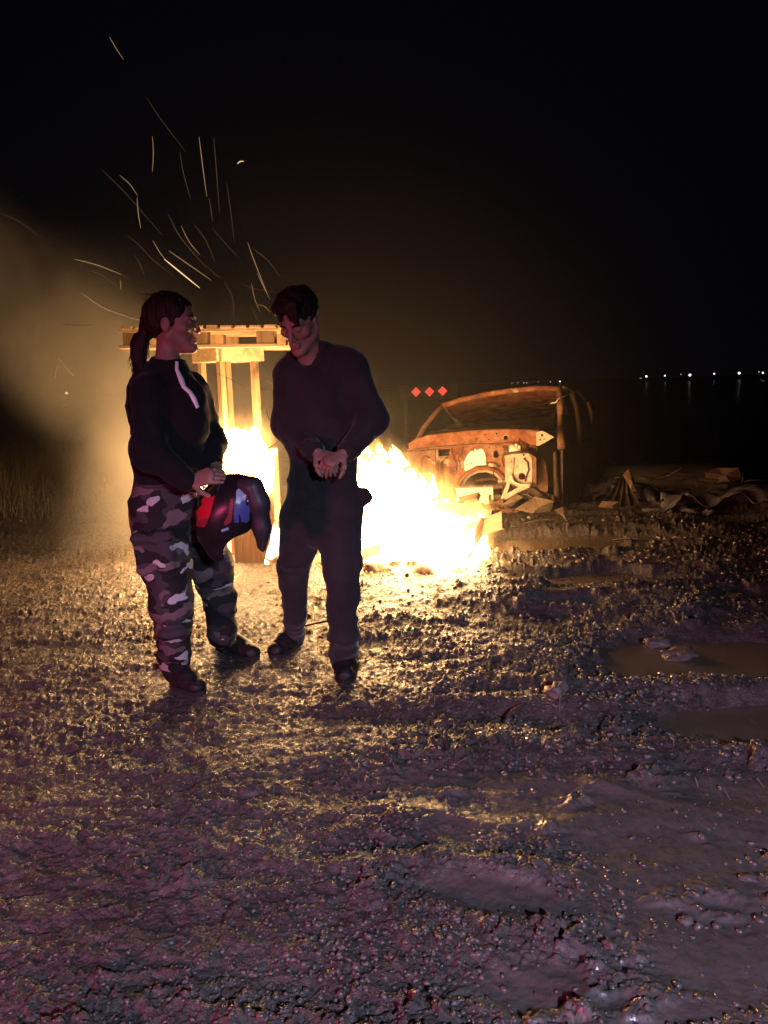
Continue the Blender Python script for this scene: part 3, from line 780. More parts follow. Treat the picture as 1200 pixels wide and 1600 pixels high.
# ================================================================== PEOPLE
def m_cloth(name, c, rough=0.9, fuzz=0.15, scale=60):
    t = NT(name); v = t.coord(); f = t.noise(v, 7, 4, 0.6)
    col = t.ramp(f, [(0.3, tuple(x * 0.75 for x in c)), (0.7, tuple(x * 1.3 for x in c))])
    b = t.bump(t.noise(v, scale * 5, 3, 0.6), 0.35, 0.002, t.bump(t.noise(v, 16, 3, 0.55), 0.35, 0.012))
    return t.bsdf(col, rough, 0.25, 0.0, b, **{'Sheen Weight': fuzz, 'Sheen Roughness': 0.5})
def m_camo():
    t = NT('camouflage_cloth'); v = t.coord()
    d = t.n('ShaderNodeVectorMath', operation='ADD'); t.l(v, d.inputs[0])
    nn = t.n('ShaderNodeTexNoise'); t.l(v, nn.inputs['Vector']); nn.inputs['Scale'].default_value = 14; nn.inputs['Detail'].default_value = 2
    sc = t.n('ShaderNodeVectorMath', operation='SCALE'); t.l(nn.outputs['Color'], sc.inputs[0]); sc.inputs['Scale'].default_value = 0.06
    t.l(sc.outputs[0], d.inputs[1])
    v = d.outputs[0]
    a = t.noise(t.mapping(v, (7.5, 7.5, 14), loc=(3, 1, 2)), 1.0, 1, 0.4)
    b = t.noise(t.mapping(v, (8, 8, 13), loc=(9, 5, 4)), 1.0, 1, 0.4)
    c = t.noise(t.mapping(v, (9, 9, 17), loc=(1, 8, 6)), 1.0, 1, 0.4)
    col = t.mix(t.rng(a, 0.49, 0.50), (0.060, 0.050, 0.052), (0.022, 0.019, 0.020))
    col = t.mix(t.rng(b, 0.595, 0.605), col, (0.16, 0.115, 0.115))
    col = t.mix(t.rng(c, 0.635, 0.645), col, (0.52, 0.50, 0.49))
    w = t.bump(t.noise(t.mapping(t.coord(), (9, 9, 16)), 1.4, 3, 0.5), 0.5, 0.02)
    return t.bsdf(col, 0.85, 0.25, 0, t.bump(t.noise(t.coord(), 260, 2, 0.5), 0.3, 0.002, w))
def m_skin():
    t = NT('skin'); v = t.coord(); f = t.noise(v, 30, 4, 0.6)
    col = t.ramp(f, [(0.3, (0.25, 0.145, 0.105)), (0.7, (0.32, 0.19, 0.14))])
    return t.bsdf(col, 0.5, 0.4, 0, t.bump(t.noise(v, 250, 3, 0.6), 0.15, 0.002))
def m_hair():
    t = NT('dark_hair'); v = t.coord()
    f = t.noise(t.mapping(v, (60, 60, 22)), 2.0, 3, 0.6)
    col = t.ramp(f, [(0.3, (0.010, 0.007, 0.005)), (0.7, (0.032, 0.021, 0.015))])
    return t.bsdf(col, 0.62, 0.22, 0, t.bump(f, 0.7, 0.004))
SKIN, HAIR, CAMO = m_skin(), m_hair(), m_camo()
FLEECE = m_cloth('black_fleece', (0.009, 0.009, 0.0095), 0.95, 0.05)
TEE = m_cloth('faded_black_cotton', (0.025, 0.022, 0.021))
CARGO = m_cloth('black_cotton_twill', (0.029, 0.026, 0.025))
BOOT = m_plain('black_boot_leather', (0.016, 0.014, 0.013), 0.55, spec=0.5)
SOLE = m_plain('rubber_sole', (0.03, 0.028, 0.026), 0.8)
LIP = m_plain('lips', (0.34, 0.13, 0.11), 0.45)
EYE = m_plain('eye_white', (0.6, 0.57, 0.54), 0.2, var=0.03)

def frame(fwd, up):
    f = Vector(fwd).normalized(); u = Vector(up); u = (u - f * u.dot(f)).normalized(); r = f.cross(u)
    return Matrix((r, f, u)).transposed()            # columns: right, forward, up
def head(F, c, M, s=1.0, male=False):
    c = Vector(c); L = lambda x, y, z: c + (M @ Vector((x, y, z))) * s
    Mn = np.array(M)
    jw = 0.058 if male else 0.046; nt = 0.111 if male else 0.106; cz = -0.098 if male else -0.093
    F.ell(L(0, -0.012, 0.035), (0.074 * s, 0.096 * s, 0.086 * s), Mn, 0.02)
    F.cone(L(0, 0.030, -0.010), L(0, 0.052, -0.088), 0.058 * s, 0.028 * s, 0.03)
    for q in (-1, 1):
        F.cone(L(q * jw, -0.002, -0.045), L(q * (0.014 if male else 0.008), 0.074, cz), 0.020 * s, (0.0145 if male else 0.012) * s, 0.022)
        F.ell(L(q * 0.043, 0.052, -0.018), (0.022 * s, 0.024 * s, 0.02 * s), Mn, 0.02)
        F.cone(L(q * 0.014, 0.086, 0.028), L(q * 0.045, 0.070, 0.024), 0.0095 * s, 0.008 * s, 0.012)
    for q in (-1, 1):
        F.ell(L(q * 0.031, 0.096, 0.008), (0.016 * s, 0.014 * s, 0.011 * s), Mn, 0.012, 'sub')
        F.ell(L(q * 0.031, 0.074, 0.006), (0.0135 * s, 0.0135 * s, 0.0125 * s), Mn, 0.003)
        F.cone(L(q * 0.020, 0.0868, 0.0105), L(q * 0.042, 0.0815, 0.0095), 0.0035 * s, 0.003 * s, 0.004)
    F.cone(L(0, 0.088, 0.016), L(0, nt, -0.026), 0.0075 * s, (0.0100 if male else 0.0085) * s, 0.010)
    for q in (-1, 1): F.ell(L(q * 0.0115, 0.098, -0.030), (0.0085 * s, 0.010 * s, 0.0075 * s), Mn, 0.007)
    F.cone(L(-0.016, 0.088, -0.055), L(0.016, 0.088, -0.055), 0.0068 * s, 0.0068 * s, 0.006)
    F.cone(L(-0.014, 0.087, -0.068), L(0.014, 0.087, -0.068), 0.0078 * s, 0.0078 * s, 0.006)
    F.cone(L(-0.022, 0.098, -0.0615), L(0.022, 0.098, -0.0615), 0.0028 * s, 0.0028 * s, 0.003, 'sub')
    F.ell(L(0, 0.082, cz - 0.002), (0.017 * s, 0.014 * s, 0.013 * s), Mn, 0.015)
    for q in (-1, 1):
        F.ell(L(q * 0.077, -0.010, -0.004), (0.009 * s, 0.019 * s, 0.031 * s), Mn, 0.006)
        F.ell(L(q * 0.088, -0.004, 0.000), (0.007 * s, 0.010 * s, 0.018 * s), Mn, 0.005, 'sub')
def hand(F, wrist, d, n, curl=0.6, s=1.0, thumb=1, spread=0.12):
    """palm, four unequal bent fingers and a thumb; d along the hand, n out of the palm"""
    w0 = Vector(wrist); d = Vector(d).normalized(); n = Vector(n); n = (n - d * n.dot(d)).normalized(); x = d.cross(n)
    F.cone(w0 - d * 0.02, w0 + d * 0.075 * s, 0.026 * s, 0.036 * s, 0.015, flat=n, s=0.42)
    for i, (off, L) in enumerate(((-0.030, 0.082), (-0.010, 0.094), (0.010, 0.088), (0.029, 0.068))):
        p = w0 + d * 0.078 * s + x * off * s; dd = (d + x * off * 5 * spread).normalized(); a = curl * (0.8 + 0.12 * i)
        F.cone(w0 + d * 0.04 * s + x * off * 0.8 * s, p, 0.010 * s, 0.0098 * s, 0.008)
        for L2, r1, r2 in ((0.46, 0.0096, 0.0088), (0.30, 0.0088, 0.008), (0.24, 0.008, 0.0066)):
            dd = (dd * math.cos(a) + n * math.sin(a)).normalized(); nn = n - dd * n.dot(dd)
            q = p + dd * L * L2 * s; F.cone(p, q, r1 * s, r2 * s, 0.004); p = q; a *= 0.95
    p = w0 + d * 0.018 * s - x * thumb * 0.026 * s; dd = (d * 0.55 - x * thumb * 0.75 + n * 0.35).normalized()
    for L2, r1, r2 in ((0.042, 0.0135, 0.0115), (0.032, 0.0110, 0.0098), (0.026, 0.0098, 0.0075)):
        q = p + dd * L2 * s; F.cone(p, q, r1 * s, r2 * s, 0.008); p = q; dd = (dd + d * 0.45 + n * 0.15).normalized()
def J(px, py, Y): return at(px, py, Y)
def pr(px, Y): return px * Y / FPX
def bbox(pts, pad):
    a = np.array([tuple(p) for p in pts]); return a.min(0) - pad, a.max(0) + pad
def wrinkle(a1, f1, a2=0.0, f2=30, seed=0, st=(1, 1, 1.8)):
    st = np.array(st, np.float32)
    def fn(v):
        q = v * st; q = q + 0.04 * noise3(v * 9, seed + 5)[:, None]
        r = 1 - np.abs(noise3(q * f1, seed)) * 2
        return a1 * r + (a2 * noise3(v * f2, seed + 1) if a2 else 0)
    return fn
def ribbon(name, obj, px_pts, widths, mat, parent, off=0.004, thick=0.003, sub=6):
    """a strip laid on the surface of obj along a line"""
    pts = []
    for i in range(len(px_pts) - 1):
        for k in range(sub):
            f = k / sub; pts.append(([px_pts[i][j] * (1 - f) + px_pts[i + 1][j] * f for j in (0, 1)], widths[i] * (1 - f) + widths[i + 1] * f))
    pts.append((px_pts[-1], widths[-1]))
    hits = [(raycast(obj, *p, off), w) for p, w in pts]; hits = [(h[0], h[1], w) for h, w in hits if h]
    bm = bmesh.new(); rows = []
    for i, (p, n, w) in enumerate(hits):
        d = (hits[min(i + 1, len(hits) - 1)][0] - hits[max(i - 1, 0)][0]).normalized(); s = d.cross(n).normalized()
        rows.append([bm.verts.new(p - s * w / 2 - n * thick), bm.verts.new(p - s * w / 2), bm.verts.new(p + n * thick * 0.4), bm.verts.new(p + s * w / 2), bm.verts.new(p + s * w / 2 - n * thick)])
    for a, b in zip(rows, rows[1:]):
        for k in range(4): bm.faces.new((a[k], a[k + 1], b[k + 1], b[k]))
    return link(name, from_bm(name, bm), mat, parent, True)
def patch(name, obj, poly, mat, parent, off=0.003, step=2.0):
    """a printed panel that follows the surface of obj inside an outline"""
    xs = [p[0] for p in poly]; ys_ = [p[1] for p in poly]
    def inside(x, y):
        c = False
        for (x1, y1), (x2, y2) in zip(poly, poly[1:] + poly[:1]):
            if (y1 > y) != (y2 > y) and x < (x2 - x1) * (y - y1) / (y2 - y1) + x1: c = not c
        return c
    bm = bmesh.new(); g = {}
    nx = int((max(xs) - min(xs)) / step) + 1; ny = int((max(ys_) - min(ys_)) / step) + 1
    for i in range(nx + 1):
        for j in range(ny + 1):
            x = min(xs) + i * step; y = min(ys_) + j * step
            if inside(x, y):
                h = raycast(obj, x, y, off)
                if h: g[i, j] = bm.verts.new(h[0])
    for (i, j) in list(g):
        q = [g.get((i, j)), g.get((i + 1, j)), g.get((i + 1, j + 1)), g.get((i, j + 1))]
        if all(q) and max((q[0].co - k.co).length for k in q) < 0.05: bm.faces.new(q)
    bm.faces.ensure_lookup_table()
    return link(name, from_bm(name, bm), mat, parent, True)

# ------------------------------------------------------------------ the woman
wn_f = gnd(274, 1068); wf_f = gnd(342, 1018)
NY, FYW = wn_f.y, wf_f.y                                       # depths of her near and far foot
woman = empty('person', (wn_f.x + 0.05, (NY + FYW) / 2, 0))
tag(woman, 'person with a ponytail in black fleece and camouflage trousers, holding a helmet', 'person')
HW = J(270, 507, 3.20); MW = frame((1.0, 0.0, -0.04), (0.03, 0, 1))
sh_n, el_n, wr_n = J(231, 612, 3.08), J(233, 708, 3.00), J(298, 752, 2.98)
sh_f, el_f, wr_f = J(300, 604, 3.36), J(330, 692, 3.38), J(338, 730, 3.20)
hip = J(260, 785, 3.24)
hN = [J(247, 800, 3.20), J(258, 880, 3.16), J(268, 945, 3.15), J(273, 1010, (3.15 + NY) / 2), J(273, 1048, NY)]
hF = [J(283, 800, 3.28), J(327, 880, 3.40), J(344, 938, 3.45), J(347, 985, 3.50), J(346, 1003, FYW)]
lo, hi = bbox([HW, sh_n, el_n, wr_n, wr_f, sh_f] + hN + hF, 0.14)
F = Field(lo, hi, 0.0042)
head(F, HW, MW)
F.chain([J(262, 530, 3.2), J(262, 572, 3.2), J(262, 600, 3.2)], [0.044, 0.049, 0.07], 0.03)
F.chain([J(262, 610, 3.2), J(262, 700, 3.2), hip], [0.11, 0.10, 0.12], 0.04)
F.chain([sh_n, el_n, wr_n], [0.05, 0.04, 0.026]); F.chain([sh_f, el_f, wr_f], [0.05, 0.04, 0.026])
F.chain(hN, [0.08, 0.068, 0.055, 0.045, 0.04], 0.03); F.chain(hF, [0.08, 0.066, 0.05, 0.042, 0.04], 0.03)
hand(F, wr_n, J(330, 742, 2.96) - J(298, 752, 2.98), Vector((0.2, 0.75, -0.55)), 0.55, 0.95, 1)
hand(F, wr_f, J(352, 752, 3.10) - J(338, 730, 3.20), Vector((0.1, -0.7, -0.6)), 0.5, 0.95, -1)
link('body', F.mesh('body'), SKIN, woman, True)
# hair drawn back into a ponytail
L = lambda x, y, z: HW + MW @ Vector((x, y, z))
F = Field(HW - Vector((0.30, 0.16, 0.36)), HW + Vector((0.16, 0.16, 0.17)), 0.004)
F.ell(L(0, -0.020, 0.042), (0.083, 0.102, 0.089), np.array(MW), 0.02)
F.ell(L(0, -0.060, 0.006), (0.062, 0.052, 0.064), np.array(MW), 0.03)
F.cut(L(0, 0.062, 0.050), MW @ Vector((0, 0.86, -0.50)))
F.cut(L(0, 0.000, -0.022), MW @ Vector((0, 0.55, -0.83)))
for q in (-1, 1): F.ell(L(q * 0.088, -0.008, -0.012), (0.026, 0.026, 0.030), np.array(MW), 0.01, 'sub')
tail = [L(0, -0.112, 0.010), J(227, 521, 3.20), J(219, 536, 3.20), J(217, 556, 3.20), J(220, 574, 3.19), J(223, 590, 3.18)]
F.chain(tail, [0.018, 0.026, 0.032, 0.031, 0.024, 0.006], 0.02)
def strands(v):
    q = np.stack([v[:, 0] * 75, v[:, 1] * 75, v[:, 2] * 14], 1)
    return 0.006 * noise3(q, 3) + 0.003 * noise3(v * 14, 6)
link('hair', F.mesh('hair', strands), HAIR, woman, True)
# loose strands
bm = bmesh.new()
for i in range(150):
    p = Vector(tail[rnd.choice((1, 2, 3, 4))]) + Vector((rnd.uniform(-.02, .02), rnd.uniform(-.03, .03), rnd.uniform(-.02, .02)))
    e = p + Vector((rnd.uniform(-.03, .02), rnd.uniform(-.03, .03), rnd.uniform(-.10, -.03)))
    add_tube(bm, [p, (p + e) / 2 + Vector((rnd.uniform(-.012, .006), 0, 0.01)), e], [0.0018, 0.0015, 0.0005], 3)
for i in range(60):
    a = rnd.uniform(-1.1, 0.8); p = L(rnd.uniform(-.06, .06), -0.02 + 0.098 * math.sin(a), 0.044 + 0.083 * math.cos(a))
    add_tube(bm, [p, p + Vector((rnd.uniform(-.03, .0), rnd.uniform(-.02, .02), rnd.uniform(0.0, .014)))], [0.0012, 0.0004], 3)
o = link('loose_hair', from_bm('loose_hair', bm), HAIR, woman); o['kind'] = 'stuff'
bm = bmesh.new(); add_tube(bm, [L(0, -0.108, 0.012), L(0, -0.122, 0.006)], [0.024, 0.023], 10); link('hair_tie', from_bm('hair_tie', bm), SOLE, woman, True)
for q in (-1, 1):
    bm = bmesh.new(); add_tube(bm, [L(q * 0.016, 0.0935, 0.029), L(q * 0.032, 0.090, 0.034), L(q * 0.047, 0.077, 0.029)], [0.0035, 0.0035, 0.0015], 5)
    link('eyebrow', from_bm('eyebrow', bm), HAIR, woman, True)
# fleece jacket
lo, hi = bbox([sh_n, el_n, wr_n, wr_f, sh_f, J(262, 555, 3.2), J(260, 755, 3.24)], 0.17)
F = Field(lo, hi, 0.005)
F.chain([J(258, 606, 3.20), J(262, 660, 3.20), J(260, 715, 3.21)], [0.110, 0.130, 0.132], 0.05)
F.chain([J(260, 715, 3.21), J(260, 742, 3.22)], [0.140, 0.133], 0.03)
F.chain([J(292, 628, 3.16), J(296, 668, 3.17)], [0.080, 0.076], 0.06)
F.chain([J(292, 622, 3.30), J(298, 660, 3.30)], [0.080, 0.072], 0.06)
F.ell(J(229, 628, 3.24), (0.075, 0.11, 0.12), None, 0.06)
F.cone(J(262, 590, 3.2), J(264, 563, 3.2), 0.088, 0.064, 0.04)
F.chain([sh_n, el_n, J(290, 750, 2.98)], [0.070, 0.062, 0.043], 0.045)
F.chain([sh_f, el_f, J(334, 722, 3.23)], [0.066, 0.058, 0.044], 0.045)
F.cut(J(266, 561, 3.2), (0.12, -0.05, 1), J(230, 590, 3.2) - Vector((0.1, 0.2, 0)), J(310, 540, 3.2) + Vector((0.1, 0.2, 0.1)))
F.cut(J(258, 753, 3.2), (0, 0, -1), lo, Vector((J(285, 700, 3.2).x, hi[1], hi[2])))
F.cone(J(264, 575, 3.2), J(268, 545, 3.2), 0.054, 0.056, 0.004, 'sub')
F.cone(J(222, 742, 3.2), J(300, 744, 3.2), 0.004, 0.004, 0.02, 'sub')
fl = wrinkle(0.006, 9, 0.002, 40, 31)
jacket = link('jacket', F.mesh('jacket', fl), FLEECE, woman, True)
PIPING = NT('reflective_piping').bsdf((0.92, 0.94, 0.94), 0.35, 0.8, 0.0)
ribbon('zip_piping', jacket, [(276, 566), (276, 578), (283, 594), (287, 605), (297, 614), (303, 624), (308, 637)],
       [0.012, 0.014, 0.022, 0.017, 0.017, 0.020, 0.014], PIPING, woman, 0.006, 0.004)
# camouflage trousers with a cargo pocket
lo, hi = bbox([hip] + hN + hF, 0.17)
F = Field(lo, hi, 0.005)
F.chain([J(260, 735, 3.23), J(259, 775, 3.24)], [0.128, 0.140], 0.04)
F.chain(hN, [0.118, 0.098, 0.082, 0.064, 0.060], 0.03)
F.chain(hF, [0.118, 0.094, 0.068, 0.060, 0.062], 0.03)
F.cone(J(255, 800, 3.24), J(275, 800, 3.26), 0.12, 0.12, 0.03)
F.box(J(242, 862, 3.09), (0.075, 0.04, 0.085), np.array(Matrix.Rotation(R(-6), 3, 'Y')), 0.02, 0.02)
F.box(J(240, 838, 3.08), (0.080, 0.04, 0.022), np.array(Matrix.Rotation(R(-6), 3, 'Y')), 0.012, 0.008)
for (p, r) in ((J(271, 1022, NY), 0.070), (J(348, 972, FYW - 0.03), 0.066), (J(346, 950, FYW - 0.05), 0.068), (J(270, 985, 3.14), 0.073)):
    F.ell(p, (r, r, 0.030), None, 0.03)
F.cut(J(273, 1040, NY), (0, 0, -1), lo, Vector((J(305, 1000, 3.2).x, hi[1], hi[2])))
trs = link('trousers', F.mesh('trousers', wrinkle(0.009, 8, 0.003, 26, 51)), CAMO, woman, True)
# boots
def boot(nm, ankle, heel, toe, w, parent, top=0.055):
    """shoe: heel and toe are ground points"""
    heel = Vector(heel); toe = Vector(toe); d = (toe - heel).normalized(); up = Vector((0, 0, 1)); s = d.cross(up)
    lo, hi = bbox([ankle, heel, toe], 0.13); F = Field(lo, hi, 0.0045)
    F.chain([Vector(ankle), heel + up * 0.085 + d * 0.03], [top, 0.052], 0.02)
    F.cone(heel + up * 0.05 + d * 0.035, heel.lerp(toe, 0.55) + up * 0.05, 0.044 * w, 0.046 * w, 0.03)
    F.cone(heel.lerp(toe, 0.35) + up * 0.075, toe + up * 0.032 - d * 0.055, 0.042 * w, 0.034 * w, 0.03)
    F.cone(heel.lerp(toe, 0.5) + up * 0.040, toe + up * 0.034 - d * 0.045, 0.050 * w, 0.040 * w, 0.03, flat=up, s=0.75)
    F.cut(heel + up * 0.016, -up)
    o = link(nm, F.mesh(nm, wrinkle(0.0022, 26, 0.001, 60, 77)), BOOT, parent, True)
    bm = bmesh.new(); n = 22; ring = []
    for i in range(n):
        a = 6.2832 * i / n; q = heel.lerp(toe, 0.5) + d * math.cos(a) * (toe - heel).length * 0.5 + s * math.sin(a) * 0.050 * w * (1.0 + 0.12 * math.cos(a))
        ring.append(q)
    v0 = [bm.verts.new(q + up * -0.006) for q in ring]; v1 = [bm.verts.new(q + up * 0.021) for q in ring]
    for i in range(n): bm.faces.new((v0[i], v0[(i + 1) % n], v1[(i + 1) % n], v1[i]))
    bm.faces.new(v0[::-1]); bm.faces.new(v1)
    so = bpy.data.objects.new('sole', from_bm('sole', bm)); so.data.materials.append(SOLE); COL.objects.link(so); so.parent = o
    return o
h0 = gnd(268, 1066); t0 = gnd(318, 1087)
boot('boot', J(274, 1036, NY), (h0.x, h0.y, 0), (t0.x, t0.y, 0), 1.0, woman, 0.058)
h1 = gnd(338, 1012); t1 = gnd(404, 1032)
boot('boot', J(346, 996, FYW), (h1.x, h1.y, 0), (t1.x, t1.y, 0), 0.95, woman, 0.055)

# ------------------------------------------------------------------ the helmet she holds
HY = 3.02
hc = J(356, 806, HY)
helmet = empty('helmet', hc); tag(helmet, 'dark helmet with red and blue panels held at the hip of the ponytailed person', 'helmet')
F = Field(hc - Vector((0.2, 0.2, 0.26)), hc + Vector((0.24, 0.2, 0.24)), 0.0045)
Mh = np.array(Matrix.Rotation(R(18), 3, 'Y'))
F.ell(J(352, 800, HY), (0.112, 0.115, 0.150), Mh, 0.02)
F.ell(J(376, 785, HY), (0.085, 0.11, 0.105), Mh, 0.05)
F.chain([J(330, 835, HY), J(345, 858, HY), J(358, 862, HY)], [0.05, 0.045, 0.03], 0.04)
F.ell(J(384, 862, HY), (0.075, 0.30, 0.075), None, 0.015, 'sub')
F.ell(J(352, 845, HY + 0.03), (0.05, 0.07, 0.10), Mh, 0.02, 'sub')
SHELL = NT('helmet_shell').bsdf((0.016, 0.013, 0.014), 0.32, 0.5, 0.0)
shell = link('shell', F.mesh('shell'), SHELL, helmet, True)
F = Field(hc - Vector((0.05, 0.2, 0.26)), hc + Vector((0.26, 0.2, 0.24)), 0.0045)
F.chain([J(378, 757, HY), J(395, 762, HY), J(405, 788, HY), J(409, 825, HY), J(409, 852, HY)], [0.030, 0.036, 0.036, 0.032, 0.020], 0.03)
F.chain([J(378, 757, HY - .07), J(395, 762, HY - .07), J(405, 788, HY - .07), J(409, 825, HY - .06), J(411, 858, HY - .05)], [0.022, 0.030, 0.030, 0.024, 0.010], 0.05)
PEAK = m_plain('helmet_peak', (0.035, 0.032, 0.036), 0.5)
link('peak', F.mesh('peak'), PEAK, helmet, True)
RED = NT('red_lacquer').bsdf((0.62, 0.018, 0.035), 0.35, 0.5); BLUE = NT('blue_lacquer').bsdf((0.07, 0.10, 0.30), 0.35, 0.5)
PALE = NT('pale_blue_lacquer').bsdf((0.30, 0.44, 0.58), 0.35, 0.5); WHITE = NT('white_lacquer').bsdf((0.82, 0.82, 0.80), 0.3, 0.5)
DULL = NT('dull_red_lacquer').bsdf((0.26, 0.030, 0.045), 0.4, 0.5)
patch('red_panel', shell, [(322, 772), (326, 770), (325, 778), (337, 774), (333, 790), (328, 808), (320, 824), (307, 822), (309, 808), (306, 800), (316, 788), (314, 783)], RED, helmet, 0.002, 1.0)
patch('lower_red_panel', shell, [(308, 814), (324, 808), (326, 818), (312, 824)], DULL, helmet, 0.0045, 1.0)
patch('pale_blue_panel', shell, [(368, 768), (378, 757), (385, 764), (386, 778), (378, 790), (369, 786)], PALE, helmet, 0.002, 1.0)
patch('blue_emblem', shell, [(366, 792), (374, 788), (377, 781), (384, 783), (385, 790), (392, 782), (399, 778), (396, 790), (390, 800), (390, 812), (385, 817), (376, 815), (374, 804), (373, 816), (366, 817), (364, 806)], BLUE, helmet, 0.0035, 1.0)
patch('dull_red_panel', shell, [(360, 780), (365, 776), (364, 800), (362, 815), (352, 822), (349, 818), (356, 804)], DULL, helmet, 0.002, 1.0)
patch('pale_stripe', shell, [(345, 827), (358, 822), (358, 828), (346, 832)], PALE, helmet, 0.002, 1.0)
ribbon('white_mark', shell, [(380, 779), (383, 774), (387, 775), (388, 780), (386, 784)], [0.005, 0.007, 0.006, 0.007, 0.006], WHITE, helmet, 0.006, 0.003, 4)
ribbon('trim_line', shell, [(340, 768), (345, 756), (350, 745)], [0.005, 0.005, 0.004], PEAK, helmet, 0.004, 0.003, 4)

# ------------------------------------------------------------------ the man
ml = gnd(455, 1008); mr = gnd(541, 1048)
LY, RY = ml.y, mr.y
man = empty('person', ((ml.x + mr.x) / 2, (LY + RY) / 2, 0))
tag(man, 'short-haired person all in black looking down at their hands before the bonfire', 'person')
HM = J(467, 504, 3.33); MM = frame((-0.30, -0.78, -0.50), (-0.16, -0.44, 0.88))
sA, eA, wA = J(454, 590, 3.42), J(446, 662, 3.46), J(494, 706, 3.24)
sB, eB, wB = J(548, 580, 3.40), J(580, 655, 3.36), J(538, 708, 3.20)
lA = [J(474, 800, 3.46), J(467, 855, 3.50), J(459, 905, 3.53), J(461, 960, 3.58), J(459, 996, LY)]
lB = [J(530, 800, 3.42), J(531, 860, 3.40), J(535, 925, 3.37), J(536, 990, 3.33), J(538, 1030, RY)]
hipm = J(502, 790, 3.44)
lo, hi = bbox([HM, sA, eA, sB, eB, wA, wB] + lA + lB, 0.15)
F = Field(lo, hi, 0.0042)
head(F, HM, MM, 1.0, True)
F.chain([J(477, 525, 3.37), J(486, 560, 3.42), J(492, 590, 3.43)], [0.056, 0.060, 0.07], 0.03)
F.chain([J(496, 610, 3.43), J(502, 700, 3.43), hipm], [0.125, 0.115, 0.12], 0.04, flat=(0.1, 1, 0), s=0.5)
F.chain([sA, eA, wA], [0.050, 0.034, 0.024], 0.01); F.chain([sB, eB, wB], [0.050, 0.034, 0.024], 0.01)
F.chain(lA, [0.085, 0.07, 0.05, 0.045, 0.042], 0.03); F.chain(lB, [0.085, 0.075, 0.055, 0.05, 0.045], 0.03)
hand(F, wA, Vector((0.80, -0.45, -0.35)), Vector((0.1, 0.55, -0.85)), 0.75, 0.9, 1)
hand(F, wB, Vector((-0.80, -0.40, -0.38)), Vector((-0.1, 0.55, -0.85)), 0.8, 0.9, -1)
link('body', F.mesh('body'), SKIN, man, True)
L = lambda x, y, z: HM + MM @ Vector((x, y, z))
F = Field(HM - Vector((0.2, 0.2, 0.2)), HM + Vector((0.2, 0.2, 0.22)), 0.004)
F.ell(L(0, -0.022, 0.050), (0.086, 0.104, 0.094), np.array(MM), 0.02)
F.ell(L(0, 0.030, 0.112), (0.064, 0.062, 0.034), np.array(MM), 0.03)
F.ell(L(0.01, 0.070, 0.092), (0.052, 0.036, 0.034), np.array(MM), 0.03)
F.cut(L(0, 0.072, 0.058), MM @ Vector((0, 0.80, -0.60)))
F.cut(L(0, 0.012, -0.002), MM @ Vector((0, 0.62, -0.78)))
for q in (-1, 1): F.ell(L(q * 0.090, -0.006, -0.010), (0.026, 0.026, 0.034), np.array(MM), 0.01, 'sub')
for q, z in ((-0.030, 0.040), (-0.046, 0.030), (-0.012, 0.058), (0.03, 0.056)): F.cone(L(q, 0.085, 0.085), L(q - 0.006, 0.094, z), 0.014, 0.005, 0.008)
link('hair', F.mesh('hair', lambda v: 0.006 * noise3(v * np.array([60, 60, 40]), 4) + 0.006 * noise3(v * 26, 9)), HAIR, man, True)
bm = bmesh.new()
for i in range(150):
    a = rnd.uniform(-1.5, 1.1); b = rnd.uniform(-1, 1); p = L(b * 0.07, -0.01 + 0.10 * math.sin(a), 0.052 + 0.09 * math.cos(a) * (1 - 0.4 * b * b))
    dv = MM @ Vector((rnd.uniform(-.3, .3) + b * 0.4, 0.35 * math.sin(a) + rnd.uniform(-.3, .3), math.cos(a) * 0.8 + 0.2))
    ln = rnd.uniform(0.008, 0.022); add_tube(bm, [p, p + dv * ln * 0.6, p + dv * ln + Vector((rnd.uniform(-.01, .01), 0, -0.004))], [0.0022, 0.0016, 0.0005], 3)
o = link('loose_hair', from_bm('loose_hair', bm), HAIR, man); o['kind'] = 'stuff'
for q in (-1, 1):
    bm = bmesh.new(); add_tube(bm, [L(q * 0.014, 0.0935, 0.027), L(q * 0.032, 0.0905, 0.031), L(q * 0.050, 0.076, 0.026)], [0.0042, 0.0044, 0.002], 5)
    link('eyebrow', from_bm('eyebrow', bm), HAIR, man, True)
# long sleeved shirt hanging over the hips
lo, hi = bbox([sA, eA, wA, sB, eB, wB, J(490, 530, 3.4), J(503, 800, 3.44), J(440, 790, 3.4)], 0.16)
F = Field(lo, hi, 0.005)
vd = (0.1, 1, 0)
F.chain([J(494, 602, 3.43), J(500, 660, 3.43), J(505, 715, 3.43)], [0.170, 0.165, 0.140], 0.05, flat=vd, s=0.66)
F.chain([J(505, 715, 3.43), J(503, 785, 3.44)], [0.140, 0.168], 0.05, flat=vd, s=0.74)
F.cone(J(470, 580, 3.43), J(535, 570, 3.42), 0.075, 0.080, 0.06)
F.cone(J(490, 580, 3.42), J(486, 555, 3.40), 0.10, 0.072, 0.04)
F.chain([sA, eA, J(490, 703, 3.26)], [0.074, 0.060, 0.042], 0.04)
F.chain([sB, eB, J(544, 704, 3.22)], [0.078, 0.064, 0.043], 0.04)
F.box(J(564, 779, 3.42), (0.046, 0.035, 0.034), np.array(Matrix.Rotation(R(-30), 3, 'Y')), 0.024, 0.04)
F.cone(J(478, 552, 3.36), J(470, 520, 3.28), 0.062, 0.085, 0.006, 'sub')
F.cut(J(503, 792, 3.44), (0, 0, -1))
shirt = link('shirt', F.mesh('shirt', wrinkle(0.008, 7, 0.002, 34, 61, (1, 1, 1.2))), TEE, man, True)
ribbon('collar', shirt, [(447, 545), (452, 553), (461, 559), (475, 562.5), (489, 560), (500, 552), (507, 541)], [0.016] * 7, TEE, man, 0.005, 0.006, 4)
